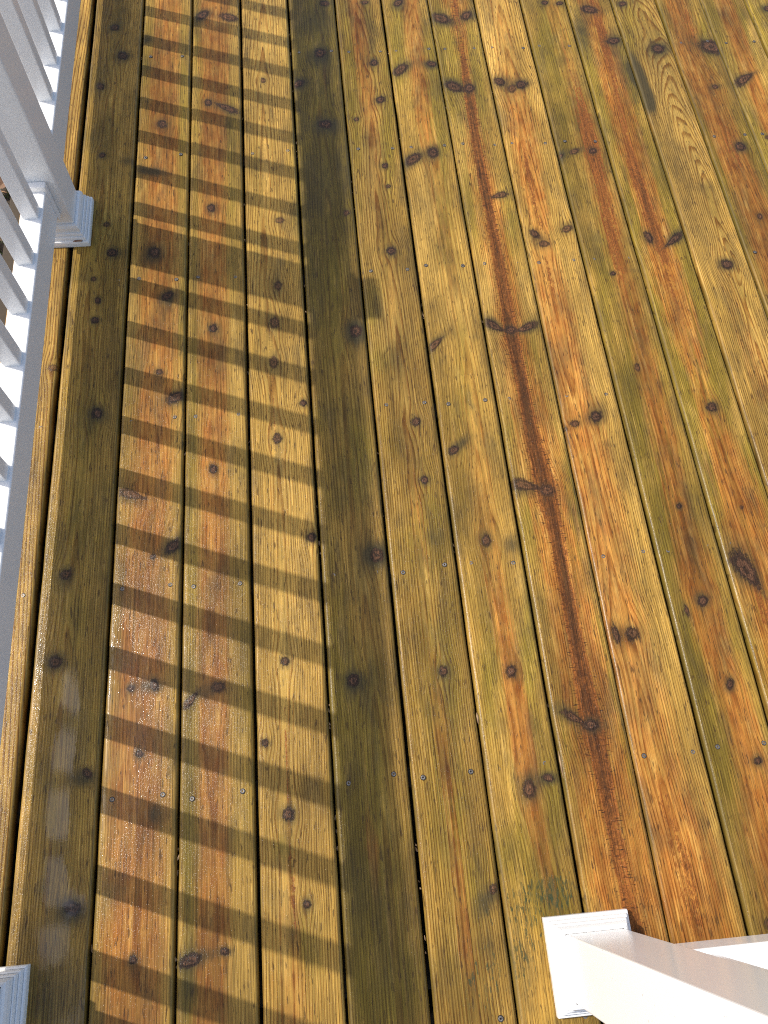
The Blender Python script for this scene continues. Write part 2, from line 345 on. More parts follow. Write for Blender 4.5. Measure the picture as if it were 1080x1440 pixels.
# ================================================================ where the marks of the wood lie on the deck (metres)
# knots: centre x, y, two half-axes (x, y each), darkness; bands: x, y, half-width, strength
KNOTS = {
 0: [(-0.0157,1.0711,0.014,0.0022,0.0022,-0.0098,0.45)],
 1: [(0.0642,2.252,0.0143,-0.0005,0.0008,-0.0158,0.9),(0.0925,2.1279,0.016,-0.0006,0.0008,-0.0181,0.9),(0.0378,2.0037,0.0117,-0.0005,0.0008,-0.0144,0.9),(0.0569,1.7381,0.0093,-0.0004,0.0006,-0.0104,0.9),(0.1003,1.4032,0.0139,-0.0008,0.0007,-0.0137,0.85),(0.0813,1.4968,0.0089,-0.0005,0.0005,-0.0095,0.7),(0.0602,1.323,0.0068,-0.0004,0.0005,-0.0088,0.7),(0.0743,1.2573,0.0084,-0.0005,0.0006,-0.0107,0.9),(0.0712,1.1986,0.01,-0.0006,0.0006,-0.0104,0.9),(0.0916,0.9404,0.0126,-0.0008,0.0009,-0.0149,1),(0.0515,0.562,0.0092,0.0082,0.0071,-0.0088,0.8),(0.0447,0.3822,0.0116,0.0079,0.0079,-0.0109,0.85),(0.1196,0.1696,0.0094,-0.008,-0.0046,-0.0054,0.8),(0.1099,-0.0523,0.0151,-0.0063,-0.0037,-0.011,1)],
 2: [(0.2102,1.8507,0.0134,-0.0006,0.0004,-0.0164,0.9),(0.2031,1.3998,0.0157,-0.0009,0.0006,-0.0183,0.9),(0.2396,1.2625,0.0137,0.0074,0.0046,-0.012,0.95),(0.2254,1.0438,0.0081,-0.0005,0.0002,-0.0078,0.8),(0.2641,0.972,0.0205,0.0101,0.006,-0.0148,0.9),(0.1771,0.733,0.034,-0.0125,-0.0027,-0.0135,0.7),(0.267,0.6084,0.017,0.0135,0.0074,-0.0106,0.95),(0.2252,0.5878,0.0073,-0.0005,0.0002,-0.0063,0.8),(0.1918,0.3191,0.0072,-0.0047,-0.0031,-0.0057,0.9),(0.2363,0.3223,0.0064,-0.0112,-0.0081,-0.0041,0.95),(0.2128,0.1958,0.0092,-0.0008,0.0003,-0.0077,0.95),(0.215,-0.1404,0.0071,-0.0007,0.0003,-0.0074,1)],
 3: [(0.3168,2.2974,0.0178,0.0154,0.0059,-0.0158,0.9),(0.3942,2.285,0.0292,-0.0106,-0.0026,-0.0176,0.7),(0.3347,1.9256,0.0117,-0.0005,0.0,-0.0141,0.9),(0.3835,1.9038,0.0357,-0.0224,-0.0042,-0.0144,0.85),(0.3432,1.538,0.0109,-0.0006,0.0,-0.0146,0.95),(0.3489,1.1588,0.0101,-0.0006,0.0,-0.0124,0.95),(0.3491,0.7825,0.0092,-0.0007,0.0,-0.0122,0.95),(0.3061,0.2867,0.0151,0.017,0.0073,-0.0067,0.8),(0.3589,0.3082,0.0137,-0.0011,-0.0,-0.011,0.75),(0.3103,-0.1503,0.0196,0.0074,0.0056,-0.0096,1),(0.3689,-0.142,0.0096,-0.0009,-0.0,-0.0064,0.9)],
 4: [(0.4881,2.0112,0.008,-0.0003,-0.0003,-0.0117,0.7),(0.5167,1.4878,0.0127,-0.0007,-0.0004,-0.012,0.55),(0.5061,1.2773,0.0104,-0.0006,-0.0005,-0.0153,0.6),(0.494,1.1665,0.0119,-0.0007,-0.0006,-0.0188,0.6),(0.4888,1.0526,0.0116,-0.0007,-0.0005,-0.0179,0.6),(0.5531,0.9377,0.0081,-0.0005,-0.0004,-0.0095,0.9),(0.4904,0.8492,0.011,-0.0008,-0.0005,-0.0145,0.8),(0.5543,0.6063,0.0105,-0.0008,-0.0006,-0.0113,0.9),(0.4895,0.3478,0.0097,-0.0008,-0.0004,-0.0099,0.85),(0.4465,0.1954,0.008,-0.0007,-0.0002,-0.0078,0.9),(0.4857,0.0665,0.0116,-0.001,-0.0005,-0.0121,0.95),(0.5121,-0.0833,0.0074,-0.0007,-0.0004,-0.0078,0.9)],
 5: [(0.6803,2.3407,0.015,-0.0005,-0.0008,-0.0132,0.8),(0.6552,2.1184,0.0165,-0.0006,-0.0012,-0.0214,0.85),(0.5878,1.9924,0.0169,0.0104,0.0037,-0.0134,0.9),(0.6549,1.8279,0.0195,-0.0009,-0.001,-0.0165,0.9),(0.6895,1.5027,0.0092,-0.0005,-0.0007,-0.0097,0.8),(0.6861,1.1297,0.0098,-0.0138,-0.0118,-0.0125,0.85),(0.6887,0.556,0.0149,-0.0011,-0.0015,-0.0174,0.75),(0.6208,0.2993,0.0125,-0.001,-0.0009,-0.0124,1)],
 6: [(0.8034,2.3433,0.013,-0.0004,-0.0008,-0.01,0.8),(0.8091,2.0728,0.0123,0.0042,0.0015,-0.0147,0.9),(0.8144,1.9192,0.014,0.0046,0.0014,-0.0139,0.9),(0.7405,1.8434,0.0079,-0.0004,-0.0006,-0.0083,0.8),(0.8039,1.6655,0.0095,-0.0005,-0.0009,-0.0104,0.95),(0.8067,1.5909,0.0075,-0.0004,-0.0007,-0.0076,0.8),(0.794,1.3713,0.0126,-0.0007,-0.0013,-0.0138,0.95),(0.8047,0.8719,0.0113,-0.0008,-0.0014,-0.013,0.85),(0.808,0.7239,0.0094,-0.0007,-0.0011,-0.0104,0.9),(0.7998,0.3029,0.0098,-0.0008,-0.0013,-0.0112,0.85),(0.8432,-0.0885,0.0101,-0.0009,-0.0013,-0.009,0.75)],
 7: [(0.9049,2.3366,0.0163,0.0128,0.004,-0.0146,0.85),(0.8826,2.0397,0.0244,0.0218,0.0066,-0.0175,0.8),(0.976,2.0602,0.0159,-0.0048,-0.0028,-0.0119,0.9),(0.9396,1.7063,0.0138,-0.0079,-0.0076,-0.0196,0.9),(0.8829,1.6852,0.0258,0.0176,0.0051,-0.0162,0.75),(0.873,1.0809,0.0235,0.0212,0.0067,-0.0111,0.7),(0.8814,0.7932,0.0129,0.0084,0.0044,-0.0092,0.85),(0.9239,0.5723,0.0107,0.0012,0.0004,-0.0161,0.8),(0.9338,0.2921,0.0113,-0.0009,-0.002,-0.0126,0.85),(0.9328,0.0709,0.0135,0.001,0.0004,-0.0173,0.8),(0.9723,0.0878,0.0128,-0.0033,-0.0027,-0.0073,0.85)],
 8: [(1.0269,2.2599,0.0305,-0.0141,-0.0065,-0.0219,0.75),(1.1064,2.2702,0.0189,0.0141,0.0042,-0.0172,0.8),(1.0285,1.9624,0.0282,-0.0152,-0.0069,-0.0193,0.85),(1.0975,1.5433,0.0276,0.0061,0.0002,-0.0138,0.75),(1.024,1.1236,0.0237,-0.02,-0.0079,-0.0123,0.8),(1.0996,1.1147,0.0287,0.0113,0.0023,-0.0138,0.8),(1.0302,0.6942,0.0358,-0.0113,-0.0059,-0.0162,0.7),(1.0428,0.1919,0.0268,-0.0176,-0.0061,-0.0078,0.75),(1.0727,1.9547,0.0164,-0.0007,-0.0027,-0.0204,0.9),(1.0734,0.1759,0.0166,-0.0014,-0.0021,-0.0106,0.9),(1.0738,0.6789,0.0189,-0.0014,-0.0024,-0.0137,0.6),(1.0605,1.1108,0.0156,-0.001,-0.002,-0.0125,0.8)],
 9: [(1.1628,1.9776,0.0161,-0.0098,-0.0067,-0.0165,0.85),(1.225,1.9631,0.0191,0.0038,-0.0007,-0.0175,0.95),(1.1954,1.9467,0.0144,-0.0006,-0.0028,-0.0175,0.6),(1.1703,1.407,0.0105,-0.0144,-0.0075,-0.0087,0.8),(1.1886,1.3728,0.0147,-0.0008,-0.002,-0.0117,0.7),(1.257,1.4191,0.0172,0.0065,0.0011,-0.0114,0.65),(1.1688,0.8417,0.0115,-0.0008,-0.0018,-0.0093,0.75),(1.2203,0.8571,0.0146,0.0075,0.004,-0.0134,0.95),(1.1434,0.8303,0.0049,-0.0003,-0.001,-0.0055,0.8),(1.1585,0.3493,0.0074,0.0013,0.0011,-0.0201,0.85),(1.1924,0.3481,0.0146,-0.0012,-0.0036,-0.016,0.8)],
 10: [(1.3567,2.3217,0.0111,-0.0004,-0.0018,-0.0101,0.9),(1.4026,2.3169,0.0122,-0.0004,-0.0017,-0.0094,0.9),(1.2877,1.679,0.0101,0.0041,0.0006,-0.0076,0.8),(1.3302,1.6931,0.0157,0.0063,0.0008,-0.0107,0.6),(1.3822,1.6933,0.0119,-0.0006,-0.0022,-0.0107,0.85),(1.3476,1.2665,0.0073,-0.0004,-0.0014,-0.0067,0.95),(1.3465,0.9837,0.0071,0.0023,0.0011,-0.0133,0.6),(1.3588,0.6205,0.0063,-0.0005,-0.0017,-0.0067,0.95),(1.3554,0.4048,0.0112,-0.003,-0.0052,-0.0117,0.95),(1.3171,0.3863,0.0046,0.0012,0.0015,-0.0144,0.8),(1.3669,0.2314,0.0081,-0.0021,-0.005,-0.0107,0.9),(1.3808,0.0838,0.0083,-0.0007,-0.0022,-0.0076,0.9)],
 11: [(1.4878,2.2838,0.0273,-0.0086,-0.0058,-0.0183,0.8),(1.5352,2.1384,0.0222,0.002,-0.0024,-0.0158,0.9),(1.4661,1.3789,0.0063,-0.02,-0.0093,-0.0064,0.85),(1.5295,1.3659,0.0283,0.0211,0.0049,-0.0134,0.9),(1.498,0.8633,0.0113,-0.006,-0.0074,-0.0122,0.9),(1.4669,0.4621,0.0207,-0.0458,-0.0228,-0.0134,0.9),(1.4972,0.607,0.0048,-0.0003,-0.0014,-0.005,0.6)],
 12: [(1.5981,2.307,0.0134,-0.0004,-0.0029,-0.0134,0.85),(1.6618,2.0987,0.0201,-0.0062,-0.0078,-0.0215,0.95),(1.6489,1.2791,0.0155,-0.0045,-0.0066,-0.0156,0.95)],
 13: [(1.8275,2.102,0.0354,-0.0167,-0.0135,-0.0296,0.85),(1.7945,1.9305,0.0097,-0.003,-0.0035,-0.0087,0.8),(1.8013,1.6897,0.0131,-0.0081,-0.0085,-0.015,0.9),(1.7838,1.435,0.0077,-0.0004,-0.0029,-0.0098,0.8)],
 14: [(1.8909,1.9597,0.035,0.0233,0.0034,-0.0218,0.8),(1.8891,1.7215,0.0082,-0.0004,-0.0025,-0.0082,0.7)],
 15: [(2.0536,2.2715,0.0114,-0.0004,-0.004,-0.0135,0.9)],
}
HEART = {
 1: [[(0.0641,2.3774,0.0209,0.1),(0.0622,0.9834,0.0253,0.15),(0.0683,0.2862,0.0239,0.2),(0.0728,-0.2188,0.0206,0.2)]],
 2: [[(0.2151,2.3725,0.0337,0.75),(0.2101,2.0023,0.0354,0.85),(0.2153,1.5278,0.0359,0.85),(0.2197,1.1299,0.0396,0.8),(0.2177,0.8268,0.037,0.85),(0.212,0.5935,0.0364,0.85),(0.2124,0.2742,0.0375,1),(0.2119,0.0254,0.0374,1),(0.2154,-0.2323,0.0369,1)]],
 3: [[(0.3545,2.368,0.036,0.9),(0.3485,1.7742,0.0266,0.9),(0.3471,1.291,0.0276,0.85),(0.3506,0.9644,0.0257,0.85),(0.3507,0.6311,0.0252,0.85),(0.3494,0.3311,0.0233,0.9),(0.3496,0.0132,0.0214,0.9),(0.3462,-0.2447,0.0232,0.8)]],
 4: [[(0.4916,1.9906,0.012,0.3),(0.4733,1.2836,0.0139,0.3),(0.4888,0.7038,0.0183,0.35),(0.4896,0.3907,0.0169,0.2),(0.4819,0.0015,0.0177,0.3),(0.4756,-0.257,0.0257,0.55)]],
 5: [[(0.6577,2.1647,0.0104,0.2),(0.6595,2.013,0.0121,0.4),(0.6606,1.9258,0.006,0.1)],[(0.6608,1.3172,0.0053,0.2),(0.6631,1.1436,0.0085,0.4),(0.6642,0.9436,0.0049,0.1)],[(0.6283,0.1097,0.004,0.1),(0.6325,-0.0002,0.0102,0.75),(0.6333,-0.0977,0.005,0.3)]],
 6: [[(0.7761,2.3542,0.0195,0.8),(0.7765,2.1603,0.0188,0.85),(0.7761,1.8924,0.0179,0.7),(0.7822,1.7271,0.0154,0.5),(0.7771,1.4261,0.0145,0.4),(0.7837,1.2216,0.0157,0.4),(0.7867,0.9355,0.0131,0.3),(0.7858,0.6486,0.0138,0.45),(0.7825,0.4266,0.0116,0.3),(0.7819,0.2002,0.0123,0.6),(0.7825,-0.0134,0.0103,0.5),(0.781,-0.1822,0.011,0.75),(0.7816,-0.2861,0.0107,0.3)]],
 7: [[(0.941,2.3488,0.0218,0.75),(0.935,2.0467,0.0207,0.75),(0.9267,1.8018,0.0197,0.7),(0.9349,1.6151,0.0191,0.5),(0.9345,1.3016,0.0215,0.35),(0.9367,1.004,0.0218,0.3),(0.9289,0.7066,0.0251,0.45),(0.9291,0.5236,0.021,0.6),(0.9315,0.3999,0.016,0.8),(0.9345,0.2695,0.0155,0.9),(0.9332,0.1478,0.0163,1),(0.9352,0.0212,0.0158,0.7),(0.9423,-0.0745,0.0115,0.6),(0.9476,-0.1869,0.0099,0.2)]],
 8: [[(1.0809,2.3443,0.0307,0.8),(1.0775,2.1491,0.017,0.6),(1.0679,1.9963,0.0165,0.5),(1.0625,1.6607,0.0271,0.7),(1.0646,1.4104,0.0276,0.8),(1.0645,1.2049,0.0283,0.8),(1.0631,0.976,0.0336,0.8),(1.0728,0.8037,0.0356,0.9),(1.0777,0.5608,0.0367,0.9),(1.0765,0.3149,0.0402,0.9),(1.0781,0.1095,0.0462,0.9),(1.0795,-0.0751,0.0517,0.9),(1.0841,-0.1995,0.0548,0.9)]],
 9: [[(1.2079,2.3065,0.0307,0.45),(1.2013,2.0513,0.0336,0.5),(1.1993,1.8173,0.0342,0.8),(1.1913,1.5766,0.0288,0.85),(1.1884,1.4037,0.0222,0.7),(1.1839,1.2422,0.0305,0.85),(1.1804,1.0288,0.0343,0.85),(1.1845,0.8709,0.0397,0.8),(1.1822,0.6538,0.0425,0.8),(1.1694,0.4424,0.0418,0.8),(1.1742,0.2926,0.0431,0.75),(1.1765,0.1142,0.0466,0.7),(1.188,-0.0374,0.05,0.95),(1.1931,-0.1986,0.0528,1)]],
 10: [[(1.3775,2.0291,0.019,0.5),(1.381,1.8091,0.0263,0.6),(1.3782,1.5671,0.0252,0.7),(1.3708,1.3228,0.0221,0.75),(1.3717,1.143,0.0213,0.7),(1.3679,0.9562,0.0239,0.85),(1.3661,0.7835,0.023,0.85),(1.3555,0.6071,0.022,0.75),(1.3583,0.4751,0.0305,0.95),(1.3555,0.3367,0.0265,0.95),(1.3643,0.2064,0.0256,0.9),(1.3688,0.0718,0.0275,0.9),(1.3664,-0.0531,0.0398,0.9)]],
 11: [[(1.4927,2.3308,0.0313,0.75),(1.4992,2.1018,0.0301,0.9),(1.4948,1.8324,0.0287,0.95),(1.4898,1.6004,0.0255,1),(1.4909,1.4357,0.0266,1),(1.4873,1.2471,0.0311,1),(1.4893,1.0717,0.0299,0.85),(1.4877,0.9285,0.0205,0.6),(1.4928,0.7748,0.0297,0.8),(1.4992,0.631,0.0399,0.9),(1.4989,0.4644,0.046,0.9),(1.4987,0.3105,0.0443,0.9)]],
 12: [[(1.6417,1.7137,0.0162,0.25),(1.6343,1.3793,0.017,0.2),(1.6393,0.9997,0.0245,0.5),(1.6389,0.8792,0.0273,0.6)]],
 13: [[(1.7717,2.3217,0.0294,0.9),(1.7587,2.0919,0.0348,0.9),(1.7622,1.9379,0.0381,0.9),(1.7681,1.7635,0.0369,0.9),(1.7737,1.5995,0.0358,0.95),(1.7742,1.396,0.0345,0.9),(1.7748,1.2077,0.0332,0.9)]],
 14: [[(1.9262,2.3167,0.0228,0.9),(1.9205,2.1177,0.022,0.9),(1.9152,1.9315,0.0235,0.8),(1.9123,1.7569,0.0248,0.8)]],
}
STREAK = {
 8: [[(1.0765,2.3444,0.011,0.6),(1.0733,2.1492,0.0085,0.45),(1.0697,2.0413,0.0104,0.7),(1.0665,1.9084,0.0142,0.9),(1.064,1.7138,0.0117,0.85),(1.0632,1.5703,0.0133,0.9),(1.0625,1.4345,0.0111,0.9),(1.0621,1.2717,0.0125,0.9),(1.0594,1.1151,0.0156,1),(1.0634,0.9464,0.0134,1),(1.0649,0.786,0.0161,1),(1.0721,0.6877,0.0205,1),(1.0747,0.5611,0.0138,0.95),(1.0743,0.419,0.0133,0.95),(1.0738,0.3007,0.0143,0.95),(1.074,0.1785,0.0208,1),(1.0769,0.0839,0.0149,0.95),(1.0763,-0.0094,0.0132,0.75),(1.0757,-0.0864,0.0129,0.65),(1.0802,-0.1772,0.0163,0.75)]],
 9: [[(1.1969,1.7895,0.004,0.2),(1.1887,1.6546,0.0078,0.7),(1.1867,1.5261,0.0076,0.6),(1.1896,1.4324,0.0075,0.5)],[(1.1852,1.3216,0.0073,0.4),(1.1839,1.2422,0.0108,0.5),(1.1807,1.1546,0.007,0.25)],[(1.1776,0.1011,0.0055,0.2),(1.179,0.0371,0.0121,0.4),(1.1888,-0.0613,0.0157,0.45),(1.1959,-0.1878,0.0202,0.5)]],
 10: [[(1.3844,1.9985,0.0105,0.3),(1.3837,1.8231,0.0183,0.7),(1.3813,1.6987,0.0218,0.85),(1.3776,1.5543,0.0174,0.65),(1.3709,1.3937,0.0187,0.65),(1.3658,1.2998,0.011,0.5),(1.3723,1.1867,0.009,0.35),(1.3697,1.0168,0.0069,0.2)]],
 11: [[(1.5061,2.2966,0.0111,0.6),(1.5057,2.1331,0.0151,0.7),(1.499,1.9787,0.0126,0.6),(1.4867,1.7485,0.0101,0.55),(1.4829,1.6139,0.0157,0.8),(1.4851,1.5107,0.0154,0.75),(1.4871,1.3874,0.0169,0.75),(1.4891,1.2929,0.0148,0.55),(1.4874,1.136,0.0107,0.4),(1.491,1.0091,0.007,0.25)],[(1.5025,0.7013,0.0146,0.3),(1.5055,0.5961,0.019,0.35)],[(1.4776,0.4343,0.0152,0.5),(1.4854,0.3414,0.0178,0.5)]],
 13: [[(1.7862,2.2703,0.0202,0.45),(1.7777,2.123,0.0175,0.35),(1.77,1.9677,0.0107,0.2),(1.7695,1.7917,0.0206,0.3),(1.776,1.68,0.0243,0.5),(1.7777,1.5993,0.0159,0.3)]],
 4: [[(0.4829,1.962,0.004,0.3),(0.4801,1.7681,0.0038,0.4),(0.4831,1.6631,0.0037,0.1)],[(0.4831,1.2611,0.0035,0.3),(0.4833,1.0331,0.0033,0.4),(0.4829,0.8084,0.0031,0.3)],[(0.4853,0.2719,0.0027,0.3),(0.4844,0.1728,0.0027,0.6),(0.4858,0.0365,0.0026,0.5),(0.488,-0.0677,0.0037,0.6),(0.4897,-0.1446,0.0024,0.2)]],
}
